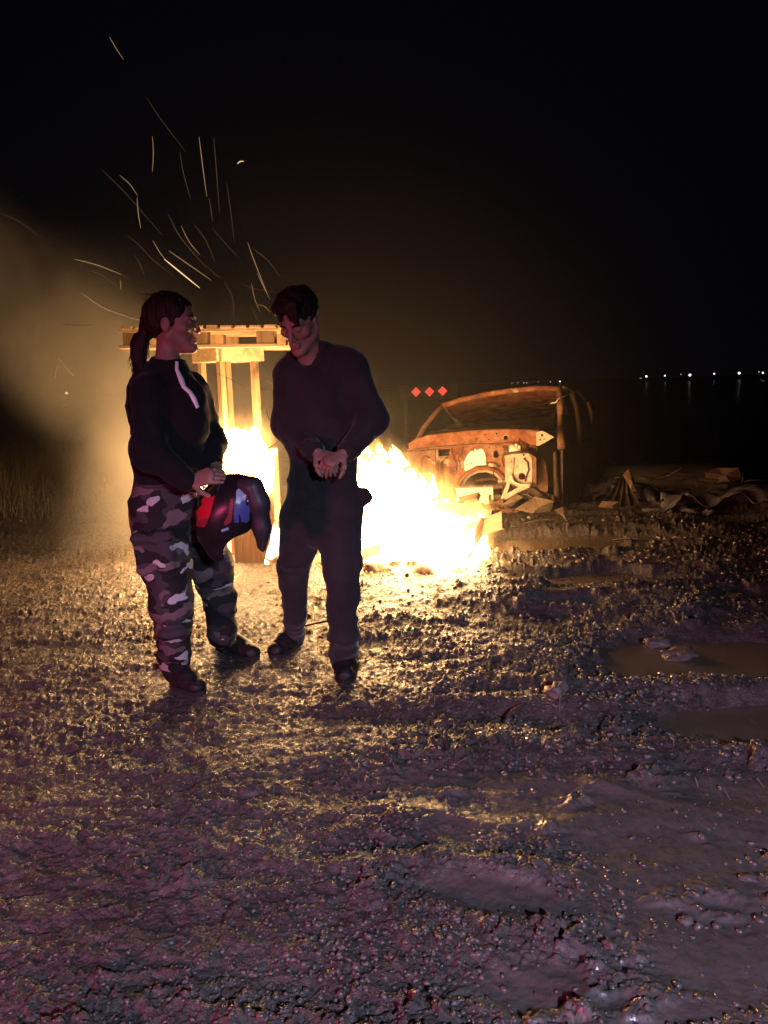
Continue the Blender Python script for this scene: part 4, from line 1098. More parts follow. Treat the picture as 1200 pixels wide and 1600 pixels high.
def cuff(name, a, b, r, mat, parent):
    bm = bmesh.new(); a = Vector(a); b = Vector(b); n = 7
    add_tube(bm, [a.lerp(b, i / n) for i in range(n + 1)], [r * (1.0 + 0.05 * (i % 2)) for i in range(n + 1)], 16)
    return link(name, from_bm(name, bm), mat, parent, True)
cuff('cuff', J(482, 699, 3.28), J(494, 706, 3.24), 0.044, TEE, man); cuff('cuff', J(552, 699, 3.25), J(540, 707, 3.205), 0.045, TEE, man)
# trousers
lo, hi = bbox([hipm] + lA + lB, 0.16)
F = Field(lo, hi, 0.005)
F.chain([J(502, 760, 3.44), J(502, 800, 3.44)], [0.150, 0.160], 0.04, flat=vd, s=0.75)
F.chain(lA, [0.105, 0.082, 0.062, 0.052, 0.050], 0.025)
F.chain(lB, [0.105, 0.085, 0.068, 0.064, 0.060], 0.025)
for (p, r) in ((J(460, 880, 3.48), 0.066), (J(444, 888, 3.50), 0.03), (J(554, 880, 3.38), 0.03), (J(537, 1020, RY), 0.068), (J(459, 985, LY), 0.058), (J(535, 940, 3.36), 0.070)):
    F.ell(p, (r, r, 0.035), None, 0.03)
link('trousers', F.mesh('trousers', wrinkle(0.008, 7, 0.0025, 28, 71)), CARGO, man, True)
h0 = gnd(541, 1034); t0 = gnd(541, 1071)
boot('boot', J(539, 1026, RY), (mr.x, mr.y + 0.10, 0), (t0.x - 0.005, t0.y - 0.0, 0), 1.05, man, 0.055)
h1 = gnd(463, 1004); t1 = gnd(424, 1030)
boot('boot', J(460, 990, LY), (h1.x + 0.01, h1.y, 0), (t1.x, t1.y, 0), 1.0, man, 0.05)
# ================================================================== BURNT-OUT CAR
def m_rust(name, stops, rough=0.8, scale=8.0, ash=0.60):
    t = NT(name); v = t.coord()
    f = t.noise(v, scale, 6, 0.62, 0.4); g = t.noise(v, scale * 0.55, 5, 0.65, 0.6); h = t.noise(v, scale * 9, 4, 0.6)
    col = t.ramp(f, stops)
    col = t.mix(t.rng(g, ash, ash + 0.06), col, (0.42, 0.34, 0.25))
    col = t.mix(t.rng(t.noise(v, scale * 2.3, 5, 0.7), 0.60, 0.70), col, (0.050, 0.032, 0.024))
    col = t.mix(t.math('MULTIPLY', t.rng(h, 0.35, 0.7), 0.35), col, (0.10, 0.045, 0.022))
    return t.bsdf(col, rough, 0.3, 0.0, t.bump(h, 0.4, 0.006, t.bump(f, 0.4, 0.02)))
RUST = m_rust('orange_rust', [(0.30, (0.055, 0.028, 0.019)), (0.44, (0.19, 0.060, 0.026)), (0.56, (0.30, 0.115, 0.050)), (0.68, (0.28, 0.19, 0.12))], ash=0.58)
RUST_DARK = m_rust('brown_rust', [(0.30, (0.10, 0.050, 0.030)), (0.55, (0.23, 0.115, 0.060)), (0.75, (0.30, 0.19, 0.11))], ash=0.64)
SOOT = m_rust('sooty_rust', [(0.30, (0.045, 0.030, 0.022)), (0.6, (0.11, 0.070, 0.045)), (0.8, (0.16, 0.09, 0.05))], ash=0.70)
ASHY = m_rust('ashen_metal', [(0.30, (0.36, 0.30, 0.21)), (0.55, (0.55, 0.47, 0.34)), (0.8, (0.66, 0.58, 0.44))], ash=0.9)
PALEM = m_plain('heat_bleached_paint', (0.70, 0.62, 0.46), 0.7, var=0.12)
WHITEASH = m_plain('white_ash_coat', (0.82, 0.78, 0.70), 0.8, var=0.10)

c_org = at(750, 700, 7.9)
YAWC = R(-20)
c_x = Vector((math.cos(YAWC), math.sin(YAWC), 0)); c_y = Vector((-math.sin(YAWC), math.cos(YAWC), 0)); c_z = Vector((0, 0, 1))
# the front of the wreck faces the camera and a little to the left; c_y points into the car
def cp(px, py, off=0.0):
    """point of the wreck seen at a photo pixel, off metres behind the plane of its firewall"""
    d = ray(px, py); o = c_org + c_y * off
    return CAM + d * ((o - CAM).dot(c_y) / d.dot(c_y))
car = empty('burnt_car', (cp(760, 790).x, cp(760, 790).y + 0.5, 0)); tag(car, 'burnt-out rusty car shell without engine, glass or wheels beside the bonfire', 'car wreck')
def sheet(name, loops, off, thick, mat, parent=car, offs=None):
    """metal sheet cut to an outline with holes; offs: depth of each outline point"""
    P = []; k = 0
    for li, lp in enumerate(loops):
        P.append([cp(x, y, (offs[i] if offs and li == 0 else off)) for i, (x, y) in enumerate(lp)])
    flat = [[Vector(((q - c_org).dot(c_x), (q - c_org).dot(c_z), 0)) for q in lp] for lp in P]
    tris = tessellate_polygon(flat); pts = [q for lp in P for q in lp]
    bm = bmesh.new(); A = [bm.verts.new(q) for q in pts]; B = [bm.verts.new(q + c_y * thick) for q in pts]
    for a, b, c in tris:
        try: bm.faces.new((A[a], A[b], A[c])); bm.faces.new((B[c], B[b], B[a]))
        except ValueError: pass
    s = 0
    for lp in P:
        n = len(lp)
        for i in range(n):
            j = (i + 1) % n; bm.faces.new((A[s + i], A[s + j], B[s + j], B[s + i]))
        s += n
    return link(name, from_bm(name, bm), mat, parent)
def circ(x, y, r, n=12, sy=1.0): return [(x + r * math.cos(6.2832 * i / n), y + r * sy * math.sin(6.2832 * i / n)) for i in range(n)]
def bar(name, pts, w, mat, parent=car, flat=1.0, offs=0.0, seg=8):
    bm = bmesh.new(); of = offs if isinstance(offs, (list, tuple)) else [offs] * len(pts)
    add_tube(bm, [cp(x, y, o) for (x, y), o in zip(pts, of)], w, seg, flat)
    return link(name, from_bm(name, bm), mat, parent, True)
# windscreen frame
bar('roof_header', [(690, 634), (720, 625), (760, 616), (800, 610), (840, 606.5), (876, 607)], 0.030, RUST, offs=[0.42, 0.41, 0.40, 0.40, 0.40, 0.42])
bar('windscreen_pillar', [(691, 633), (676, 650), (662, 668), (652, 688)], [0.030, 0.026, 0.026, 0.03], RUST_DARK, offs=[0.42, 0.32, 0.18, 0.02])
bar('windscreen_pillar', [(874, 607), (875, 640), (876, 668), (877, 700)], [0.036, 0.034, 0.036, 0.040], RUST_DARK, offs=[0.42, 0.34, 0.24, 0.05])
# roof sheet seen from below, buckled
bm = bmesh.new(); rows = []
for i in range(9):
    f = i / 8; row = []
    for j in range(11):
        g = j / 10
        a = cp(692 + (874 - 692) * g, 631 - 27 * g + 4 * math.sin(g * 3.1) * -1.6, 0.44)
        z = a + c_y * (1.25 * f) + c_z * (0.012 * math.sin(i * 1.7 + j * 1.1) - 0.36 * f ** 0.8 + 0.02 * f * math.sin(j * 0.9)) + c_x * (-0.03 * f)
        row.append(bm.verts.new(z))
    rows.append(row)
for i in range(8):
    for j in range(10): bm.faces.new((rows[i][j], rows[i][j + 1], rows[i + 1][j + 1], rows[i + 1][j]))
bmesh.ops.solidify(bm, geom=bm.faces[:], thickness=0.008)
link('roof', from_bm('roof', bm), RUST, car, True)
bar('rear_pillar', [(697, 636), (716, 660), (732, 684), (742, 700)], 0.035, SOOT, offs=[1.0, 1.1, 1.2, 1.25])
bar('rear_pillar', [(868, 612), (866, 650), (862, 690)], 0.035, SOOT, offs=[1.55, 1.6, 1.65])
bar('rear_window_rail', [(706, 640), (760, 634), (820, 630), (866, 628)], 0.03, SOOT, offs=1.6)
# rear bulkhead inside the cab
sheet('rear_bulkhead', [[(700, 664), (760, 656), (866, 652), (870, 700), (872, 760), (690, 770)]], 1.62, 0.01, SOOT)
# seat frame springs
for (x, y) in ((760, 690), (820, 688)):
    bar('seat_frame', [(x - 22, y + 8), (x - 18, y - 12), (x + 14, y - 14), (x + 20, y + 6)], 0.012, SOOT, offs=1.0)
# cowl: the pressed panel below the windscreen
sheet('cowl_panel', [[(638, 694), (648, 686), (668, 681), (700, 676), (745, 673), (800, 672), (842, 673), (866, 683), (842, 694), (838, 697), (800, 692), (740, 693), (690, 697), (640, 702)],
                     circ(790, 684, 3.6), circ(776, 677.5, 1.6, 8), circ(764, 687, 1.3, 8), circ(846, 680, 2.4, 8), circ(842, 688, 2.0, 8), circ(848, 687, 1.4, 8), circ(758, 679, 1.2, 8), circ(812, 686, 1.4, 8)], -0.06, 0.018, RUST)
bar('cowl_lip', [(638, 694), (668, 681), (745, 673), (800, 672), (843, 673)], 0.012, RUST, offs=-0.052)
bar('cowl_seam', [(636, 704), (690, 698.5), (740, 695), (800, 693.5), (838, 698)], 0.013, RUST_DARK, offs=-0.066)
# firewall with its openings
arch = [(716, 760), (722, 748), (732, 738), (746, 732), (762, 731), (778, 737), (788, 748), (792, 757)]
sheet('firewall', [[(640, 704), (690, 698), (740, 695), (800, 693), (838, 697), (838, 770), (792, 770), (792, 757)] + arch[::-1][1:] + [(706, 770), (640, 770)],
                   [(685, 703), (703, 701), (702, 712), (686, 713)], [(771, 706), (776, 703), (780, 712), (776, 716), (771, 714)], circ(774, 729, 3.2), circ(653, 706, 2.4), circ(742, 712, 1.2, 8)], 0.0, 0.014, RUST)
# left inner wing with its round opening
sheet('inner_wing', [[(634, 706), (680, 703), (682, 760), (660, 768), (634, 760)], [(657, 720), (662, 712), (670, 709), (678, 713), (680, 724), (680, 745), (668, 752), (657, 742)]], -0.10, 0.012, RUST_DARK)
bar('inner_wing_rib', [(683, 702), (684, 730), (682, 764)], 0.012, RUST, offs=-0.09)
bar('inner_wing_rib', [(700, 714), (690, 722), (690, 745), (698, 764)], 0.010, RUST_DARK, offs=-0.05)
# heater opening: ash-white insulation hanging in rags on the firewall
rag = [(726, 736), (725, 722), (729, 713), (734, 706), (738, 704), (739, 708), (742, 701), (745, 704), (748, 702), (752, 701), (755, 703), (757, 708), (759, 715), (759.5, 727), (752, 727), (744, 727.5), (740, 730), (735, 733), (731, 735)]
sheet('burnt_insulation', [rag, circ(753, 714, 1.1, 7), circ(729, 726, 1.1, 7), circ(736.5, 724, 1.5, 7), circ(730, 719, 0.8, 6)], -0.022, 0.012, WHITEASH)
# transmission tunnel arch
for k, (s, o) in enumerate(((1.0, -0.03), (0.86, 0.06))):
    pts = [(754 + (x - 754) * s, 760 + (y - 760) * s) for x, y in arch]
    bar('tunnel_arch', pts, 0.020, RUST if k == 0 else ASHY, offs=o)
sheet('tunnel_floor', [[(730, 748), (782, 746), (788, 770), (726, 772)]], 0.30, 0.012, SOOT)
bar('gear_linkage', [(744, 752), (766, 748), (784, 750)], 0.02, RUST_DARK, offs=0.2)
# brackets and stubs on the right of the firewall
bar('pipe_stub', [(764, 726), (772, 727), (780, 729)], [0.018, 0.020, 0.014], ASHY, offs=[-0.10, -0.05, 0.0])
bar('steering_shaft', [(772, 728), (771, 742), (769, 752)], 0.006, SOOT, offs=-0.08)
bar('brake_pipe', [(800, 705), (800, 722), (797, 738), (802, 752)], 0.006, SOOT, offs=-0.03)
for y in (752, 757): bar('rail_end', [(778, y), (792, y + 0.5)], 0.018, ASHY, offs=-0.10)
# heat-bleached inner wing box on the right
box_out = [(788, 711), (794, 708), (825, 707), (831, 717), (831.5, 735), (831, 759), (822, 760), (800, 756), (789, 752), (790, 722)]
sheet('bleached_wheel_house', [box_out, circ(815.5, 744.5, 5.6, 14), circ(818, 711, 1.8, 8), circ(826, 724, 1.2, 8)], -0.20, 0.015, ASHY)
sheet('wheel_house_side', [[(825, 707), (831, 717), (831, 759), (838, 757), (838, 715)]], -0.19, 0.10, RUST_DARK)
bar('wheel_house_lip', [(786, 711), (800, 707.5), (826, 706.5)], 0.012, SOOT, offs=-0.21)
bar('wheel_house_crease', [(803, 715), (801, 730), (798, 742)], [0.010, 0.016, 0.026], ASHY, offs=-0.205)
bar('wiring', [(818, 716), (824, 722), (826, 734), (823, 742), (820, 752)], 0.008, SOOT, offs=-0.215)
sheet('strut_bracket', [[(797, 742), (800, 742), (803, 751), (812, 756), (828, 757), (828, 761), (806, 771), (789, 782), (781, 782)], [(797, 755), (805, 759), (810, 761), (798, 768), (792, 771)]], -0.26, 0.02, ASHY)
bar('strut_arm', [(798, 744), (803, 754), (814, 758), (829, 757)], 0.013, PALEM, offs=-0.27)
bar('brake_servo', [(796, 704), (812, 703)], [0.055, 0.058], PALEM, offs=[-0.16, -0.12])
bar('servo_drum', [(808, 699), (822, 703)], [0.075, 0.080], RUST, offs=[-0.08, -0.03])
for (x, y) in ((800, 700), (806, 698), (811, 701)): bar('reservoir_stub', [(x, y), (x + 1, y - 5)], 0.014, PALEM, offs=-0.16)
# lower crossmember plate
sheet('front_plate', [[(712, 763), (770, 761), (771, 788), (756, 789), (716, 788)], circ(742, 776.5, 2.6), [(763, 776), (764, 772.5), (767, 772.5), (768, 776), (768, 782), (766, 784.5), (764, 783.5), (763, 780)], circ(757, 768, 1.2, 8), circ(758, 782, 1.3, 8), circ(765, 765, 0.9, 8)], -0.30, 0.014, PALEM)
bar('crossmember', [(700, 764), (740, 762), (786, 760)], 0.024, RUST_DARK, offs=-0.26)
# right flank: torn wing end, door edge, body side going back into the dark
sheet('torn_wing_tip', [[(838, 676), (847, 673), (866, 683), (843, 696), (838, 697)], circ(847, 680, 2.2, 8), circ(844, 687, 1.8, 8), circ(850, 686, 1.3, 8)], -0.10, 0.02, ASHY)
sheet('wheel_arch_liner', [[(838, 716), (845, 713), (852, 722), (856, 745), (856, 768), (838, 768)]], 0.02, 0.02, RUST_DARK)
def side(name, pts, mat, thick=0.02):
    """panel of the right flank: (pixel of its front plane projection, depth)"""
    bm = bmesh.new(); A = [bm.verts.new(cp(x, y, o)) for x, y, o in pts]; B = [bm.verts.new(cp(x, y, o) - c_x * thick) for x, y, o in pts]
    bm.faces.new(A); bm.faces.new(B[::-1]); n = len(A)
    for i in range(n): bm.faces.new((A[i], A[(i + 1) % n], B[(i + 1) % n], B[i]))
    return link(name, from_bm(name, bm), mat, car)
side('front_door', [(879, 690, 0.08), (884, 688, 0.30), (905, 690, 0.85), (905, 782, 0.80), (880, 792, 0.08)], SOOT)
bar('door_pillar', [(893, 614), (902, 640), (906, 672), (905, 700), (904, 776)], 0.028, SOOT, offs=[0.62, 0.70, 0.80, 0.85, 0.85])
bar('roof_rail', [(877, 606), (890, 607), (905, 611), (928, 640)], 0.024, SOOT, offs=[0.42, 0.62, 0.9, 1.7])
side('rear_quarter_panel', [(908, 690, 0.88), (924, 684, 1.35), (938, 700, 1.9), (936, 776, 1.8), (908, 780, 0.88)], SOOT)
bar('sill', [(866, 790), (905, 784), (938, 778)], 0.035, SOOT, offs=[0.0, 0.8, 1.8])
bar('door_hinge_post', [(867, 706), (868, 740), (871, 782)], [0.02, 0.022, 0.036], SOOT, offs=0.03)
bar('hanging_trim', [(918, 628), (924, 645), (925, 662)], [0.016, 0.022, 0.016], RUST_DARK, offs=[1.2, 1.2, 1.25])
bar('bent_wire', [(860, 630), (868, 629), (872, 624), (875, 622), (882, 619), (893, 612)], 0.006, PALEM, offs=[0.30, 0.28, 0.26, 0.3, 0.36, 0.5])

for pts, w in (([(706, 700), (708, 716), (714, 724), (712, 738)], 0.006), ([(724, 696), (722, 708), (716, 716), (720, 730)], 0.005), ([(786, 696), (789, 706), (784, 716), (787, 728)], 0.006),
               ([(660, 700), (664, 712), (672, 716)], 0.005), ([(838, 697), (839, 706), (837.5, 714), (839, 722)], 0.006)):
    bar('loose_wire', pts, w, SOOT, offs=-0.06)
for x, y in ((713, 708), (718, 720), (724, 740), (764, 700), (785, 722), (790, 700), (696, 726), (704, 738)):
    bar('bolt', [(x, y), (x + 0.3, y)], 0.010, RUST_DARK, offs=[-0.016, 0.004], seg=6)
bar('dashboard_beam', [(668, 678), (720, 672), (800, 668), (868, 672)], 0.03, SOOT, offs=0.30)
# crumpled bonnet skin lying under the front, bleached tan
def crumple(name, px, py, w, d, h, mat, label, cat, seed, rotz=0.0, z=0.0, res=26, group=None, drape=0.0, kind=None):
    c = gnd(px, py); bm = bmesh.new(); V = {}
    for i in range(res + 1):
        for j in range(res + 1):
            u, v = i / res - 0.5, j / res - 0.5
            p = np.array([[u * 3.1 + seed, v * 3.1, 1.3]])
            r = 1 - abs(float(noise3(p, seed)[0])) * 2.2
            hh = h * (0.55 * r + 0.5 * float(noise3(p * 2.1, seed + 1)[0]) + 0.12 * float(noise3(p * 6, seed + 2)[0])) + h * 0.7 * (1 - 2.2 * (u * u + v * v))
            ex = 0.12 * float(noise3(np.array([[u * 4, v * 4, 7.1 + seed]]), seed + 3)[0])
            x, y = (u + ex) * w, (v + 0.6 * ex) * d
            X, Y_ = c.x + x * math.cos(rotz) - y * math.sin(rotz), c.y + x * math.sin(rotz) + y * math.cos(rotz)
            V[i, j] = bm.verts.new((X - c.x, Y_ - c.y, max(hh, 0.004 + 0.012 * abs(math.sin(i * 2.1 + j))) + z))
    for i in range(res):
        for j in range(res):
            if (i in (0, res - 1) or j in (0, res - 1)) and rnd.random() < 0.22: continue
            bm.faces.new((V[i, j], V[i + 1, j], V[i + 1, j + 1], V[i, j + 1]))
    bmesh.ops.delete(bm, geom=[q for q in bm.verts if not q.link_faces], context='VERTS')
    bmesh.ops.solidify(bm, geom=bm.faces[:], thickness=0.006)
    o = link(name, from_bm(name, bm), mat, None, True); o.location = (c.x, c.y, gz(c.x, c.y))
    return tag(o, label, cat, group)
TAN = m_rust('scorched_tan_sheet', [(0.30, (0.10, 0.065, 0.04)), (0.5, (0.24, 0.165, 0.10)), (0.7, (0.32, 0.235, 0.15))], scale=6, ash=0.66)
TARP = m_plain('grey_tarpaulin', (0.075, 0.070, 0.078), 0.6, var=0.3)
DARKC = m_plain('dark_plastic', (0.035, 0.030, 0.028), 0.45)
CARD = m_plain('wet_cardboard', (0.16, 0.095, 0.055), 0.85, var=0.4)
crumple('crumpled_panel', 812, 800, 0.72, 0.40, 0.17, TAN, 'crumpled tan sheet metal lying under the front of the wreck', 'sheet metal', 3, 0.15)
crumple('crumpled_panel', 775, 806, 0.5, 0.28, 0.10, RUST_DARK, 'bent brown metal scrap at the left foot of the wreck', 'sheet metal', 5, -0.1)
# leaning bonnet shards
def shard(name, poly, Y, lean, mat, label, cat, group=None, thick=0.012):
    pts = [at(x, y, Y + lean * (1 if i % 2 else 0)) for i, (x, y) in enumerate(poly)]
    bm = bmesh.new(); A = [bm.verts.new(p) for p in pts]; B = [bm.verts.new(p + Vector((0, thick, 0))) for p in pts]
    cen = sum(pts, Vector()) / len(pts) + Vector((0, -0.05, 0.0)); ca_ = bm.verts.new(cen); cb_ = bm.verts.new(cen + Vector((0, thick, 0))); n = len(A)
    for i in range(n):
        j = (i + 1) % n
        bm.faces.new((A[i], A[j], ca_)); bm.faces.new((B[j], B[i], cb_)); bm.faces.new((A[i], B[i], B[j], A[j]))
    return tag(link(name, from_bm(name, bm), mat), label, cat, group)
shard('metal_shard', [(783, 790), (806, 772), (818, 777), (800, 792)], 7.45, 0.06, TAN, 'folded tan shard of metal leaning under the bleached wheel house', 'metal shard')
shard('metal_shard', [(804, 796), (836, 776), (866, 783), (860, 800), (832, 802)], 7.4, 0.1, TAN, 'wide tan shard of metal lying under the right corner of the wreck', 'metal shard')
shard('metal_shard', [(866, 797), (880, 792), (884, 806), (888, 818), (879, 806)], 7.0, 0.05, TAN, 'curled thin strip of metal right of the wreck', 'metal shard')
lump('burnt_scrap', gnd(897, 793), (0.10, 0.08, 0.055), TAN, 'pale lumpy scrap on the ground right of the wreck', 'scrap', 31)

# heap to the right of the wreck
crumple('plastic_sheet', 966, 783, 0.62, 0.5, 0.20, DARKC, 'dark folded plastic sheet in a peak right of the wreck', 'plastic sheet', 8)
bm = bmesh.new(); q0 = at(938, 794, 7.35)
for k in range(9):
    a = at(972 + k * 1.0, 738, 7.75); b = at(936 + k * 8.2, 794 - 1.2 * abs(k - 4), 7.3 + 0.02 * k); m1 = (a + b) / 2 + Vector((0, -0.02 * (k % 2), -0.05))
    if k: [bm.faces.new(f) for f in ((pa, va, vm), (pa, vm, pm), (pm, vm, vb), (pm, vb, pb))] if False else None
    va, vm, vb = bm.verts.new(a + Vector((0, 0.03 * (k % 2), 0))), bm.verts.new(m1 + Vector((0, 0.07 * (k % 2), 0))), bm.verts.new(b + Vector((0, 0.05 * (k % 2), 0)))
    if k: bm.faces.new((pa, va, vm, pm)); bm.faces.new((pm, vm, vb, pb))
    pa, pm, pb = va, vm, vb
bmesh.ops.solidify(bm, geom=bm.faces[:], thickness=0.008)
tag(link('pleated_bag', from_bm('pleated_bag', bm), m_plain('brown_bag', (0.12, 0.085, 0.055), 0.55), None), 'brown pleated bag slumped into a point right of the wreck', 'bag')
shard('cardboard_piece', [(935, 792), (942, 783), (966, 784), (968, 792), (958, 795)], 7.2, 0.04, CARD, 'tan cardboard scrap at the foot of the pleated bag', 'cardboard')
shard('bent_board', [(974, 742), (982, 733), (990, 748), (994, 768), (986, 764)], 7.6, 0.03, CARD, 'curved brown board standing behind the pleated bag', 'board')
crumple('tarpaulin', 1128, 797, 1.2, 0.5, 0.19, TARP, 'crumpled grey tarpaulin heaped at the right edge', 'tarpaulin', 12, 0.05, res=40)
crumple('tarpaulin_strip', 1055, 806, 0.62, 0.14, 0.06, TARP, 'pale rag lying flat in front of the grey tarpaulin', 'rag', 15, -0.2)
shard('cardboard_box_side', [(1102, 738), (1120, 731), (1154, 731), (1160, 748), (1142, 754), (1104, 750)], 8.1, 0.08, m_plain('faded_red_card', (0.11, 0.065, 0.055), 0.8), 'torn reddish cardboard on top of the heap behind the tarpaulin', 'cardboard')
lump('dirt_mound', (at(1075, 760, 8.8).x, 8.9, 0.0), (1.1, 0.7, 0.34), m_plain('dark_soil', (0.035, 0.028, 0.022), 0.95), 'low dark mound of soil and brush behind the tarpaulin', 'mound', 41)
# brush: dry twigs on the mound
TWIG = m_plain('dry_twig', (0.07, 0.052, 0.038), 0.7)
br = empty('brush_heap', (at(1030, 770, 8.3).x, 8.4, 0)); tag(br, 'heap of dark dead branches between the wreck and the tarpaulin', 'brush heap')
for i in range(70):
    b = at(rnd.uniform(960, 1180), rnd.uniform(745, 782), rnd.uniform(7.7, 8.9)); b.z = max(b.z, 0.02)
    L_ = rnd.uniform(0.15, 0.42); dv = Vector((rnd.uniform(-1, 1), rnd.uniform(-.6, .6), rnd.uniform(-0.05, 0.22))).normalized() * L_
    bm = bmesh.new(); add_tube(bm, [b, b + dv * 0.5 + Vector((0, 0, rnd.uniform(-.03, .05))), b + dv], [rnd.uniform(.004, .010), 0.005, 0.002], 5)
    link('branch', from_bm('branch', bm), TWIG, br, True)
# small litter on the ground, each a thing
for (px, py, L_, a, lab) in ((850, 822, 0.38, 0.1, 'straight stick lying flat in front of the wreck'), (985, 842, 0.30, -0.5, 'thin twig lying in the long puddle right of the bonfire'),
                             (1075, 800, 0.55, 0.2, 'long pale stick beside the rag in front of the tarpaulin'), (808, 1117, 0.20, 0.9, 'dark curved twig stuck in the mud below the wide brown puddle'),
                             (520, 985, 0.35, 0.05, 'bent wire-like twig on the ground between the feet of the man'), (362, 1460, 0.16, 1.4, 'thin twig lying in the foreground mud at the lower left')):
    c = gnd(px, py); z0 = gz(c.x, c.y) + 0.012; bm = bmesh.new(); d = Vector((math.cos(a), math.sin(a), 0)) * L_ / 2
    tk = 0.25 if py > 1400 else 0.7; add_tube(bm, [c - d + Vector((0, 0, z0)), c - d * .3 + Vector((0, .012, z0 + .02)), c + d * .4 + Vector((0, -.012, z0 + .026)), c + d + Vector((0, 0, z0 + 0.01))], [0.007 * tk, 0.0075 * tk, 0.006 * tk, 0.003 * tk], 6)
    tag(link('twig', from_bm('twig', bm), TWIG, None, True), lab, 'twig')
STONE = m_plain('wet_stone', (0.13, 0.108, 0.09), 0.55, spec=0.5, var=0.4, bstr=0.7)
for (px, py, r, lab) in ((1027, 1003, (.055, .04, .028), 'dark flat clod standing up in the middle of the wide brown puddle'), (1060, 1020, (.085, .06, .025), 'low muddy clod in the wide brown puddle, right of the taller clod'),
                         (870, 1101, (.05, .045, .035), 'pinkish rounded stone in the mud below the wide brown puddle'), (952, 1480, (.017, .014, .010), 'small stone on smooth slurry in the lower right foreground'),
                         (1168, 1372, (.022, .014, .009), 'small pale stone on the smooth slurry near the right edge'), (1070, 1437, (.020, .013, .011), 'wedge-shaped stone on the slurry left of the small pale stone')):
    c = gnd(px, py); lump('stone', (c.x, c.y, gz(c.x, c.y) + r[2] * 0.35 if py > 1060 else WATER_Z + r[2] * 0.5), r, STONE, lab, 'stone', int(px), amp=0.6)

# ================================================================== TRUCK TAILBOARD WITH THREE RED LAMPS
TBY = 13.5
tb = empty('truck_tailboard', at(672, 690, TBY)); tag(tb, 'dark tailboard with three red diamond lamps beyond the wreck', 'tailboard')
DARKP = m_plain('dark_painted_steel', (0.008, 0.007, 0.0065), 0.6)
a, b = at(624, 603, TBY), at(716, 603, TBY)
bm = bmesh.new(); add_box(bm, ((a.x + b.x) / 2, TBY + 0.05, a.z - 0.12), ((b.x - a.x) / 2, 0, 0), (0, 0.03, 0), (0, 0, 0.13)); bevel(bm, 0.008); link('board', from_bm('board', bm), DARKP, tb)
for x in (a.x + 0.1, b.x - 0.1):
    bm = bmesh.new(); add_box(bm, (x, TBY + 0.10, (a.z - 0.1) / 2), (0.04, 0, 0), (0, 0.018, 0), (0, 0, (a.z - 0.1) / 2)); link('post', from_bm('post', bm), DARKP, tb)
LED = NT('red_lamp'); LED.bsdf((0.25, 0.01, 0.01), 0.3, 0.5, **{'Emission Color': (1.0, 0.075, 0.055, 1), 'Emission Strength': 1.0})
for (x, y) in ((650, 612.5), (671, 612), (691.5, 611)):
    c = at(x, y, TBY); bm = bmesh.new(); s = 0.067
    for (dx, dz) in ((0, 1), (1, 0), (0, -1), (-1, 0)): pass
    fr = [bm.verts.new(c + Vector((dx * s, 0.0, dz * s))) for dx, dz in ((0, -1), (1, 0), (0, 1), (-1, 0))]
    bk = [bm.verts.new(q.co + Vector((0, 0.02, 0))) for q in fr]
    bm.faces.new(fr); bm.faces.new(bk[::-1])
    for i in range(4): bm.faces.new((fr[i], bk[i], bk[(i + 1) % 4], fr[(i + 1) % 4]))
    lm = link('lamp', from_bm('lamp', bm), DARKP, tb)
    for i in range(3):
        for j in range(3):
            u, w = (i - 1) * 0.0405, (j - 1) * 0.0405; e = 0.0180
            q = c + Vector(((u - w) * 0.7071 * 1.0, -0.006, (u + w) * 0.7071))
            bm = bmesh.new(); vs = [bm.verts.new(q + Vector((dx * e * 1.414, 0, dz * e * 1.414))) for dx, dz in ((0, -1), (1, 0), (0, 1), (-1, 0))]
            bb = [bm.verts.new(k.co + Vector((0, 0.005, 0))) for k in vs]; bm.faces.new(vs)
            for i2 in range(4): bm.faces.new((vs[i2], bb[i2], bb[(i2 + 1) % 4], vs[(i2 + 1) % 4]))
            d_ = bpy.data.objects.new('lens', from_bm('lens', bm)); d_.data.materials.append(LED.m); COL.objects.link(d_); d_.parent = lm

# ================================================================== DISTANT LAMPS ON THE HORIZON
def glow(name, c, s):
    t = NT(name); e = t.n('ShaderNodeEmission'); e.inputs['Color'].default_value = (*c, 1); e.inputs['Strength'].default_value = s
    t.l(e.outputs[0], t.out.inputs['Surface']); t.m.cycles.emission_sampling = 'NONE'; return t.m
LW, LD = glow('lamp_white', (1.0, 0.92, 0.78), 2.6), glow('lamp_dim', (1.0, 0.88, 0.70), 0.7)
LY_ = 170.0
def far_lamp(px, py, r, mat, label, group):
    p = at(px, py, LY_); e = empty('distant_lamp', (p.x, p.y, 0)); tag(e, label, 'lamp', group)
    bm = bmesh.new(); bmesh.ops.create_icosphere(bm, subdivisions=2, radius=r * 0.72 * LY_ / FPX, matrix=Matrix.Translation(p)); link('lamp_head', from_bm('lamp_head', bm), mat, e, True)
    bm = bmesh.new(); add_tube(bm, [(p.x, p.y + 0.1, -1), (p.x, p.y + 0.1, p.z)], 0.06, 5); link('pole', from_bm('pole', bm), DARKP, e)
g1 = 'lamps on the horizon to the right'
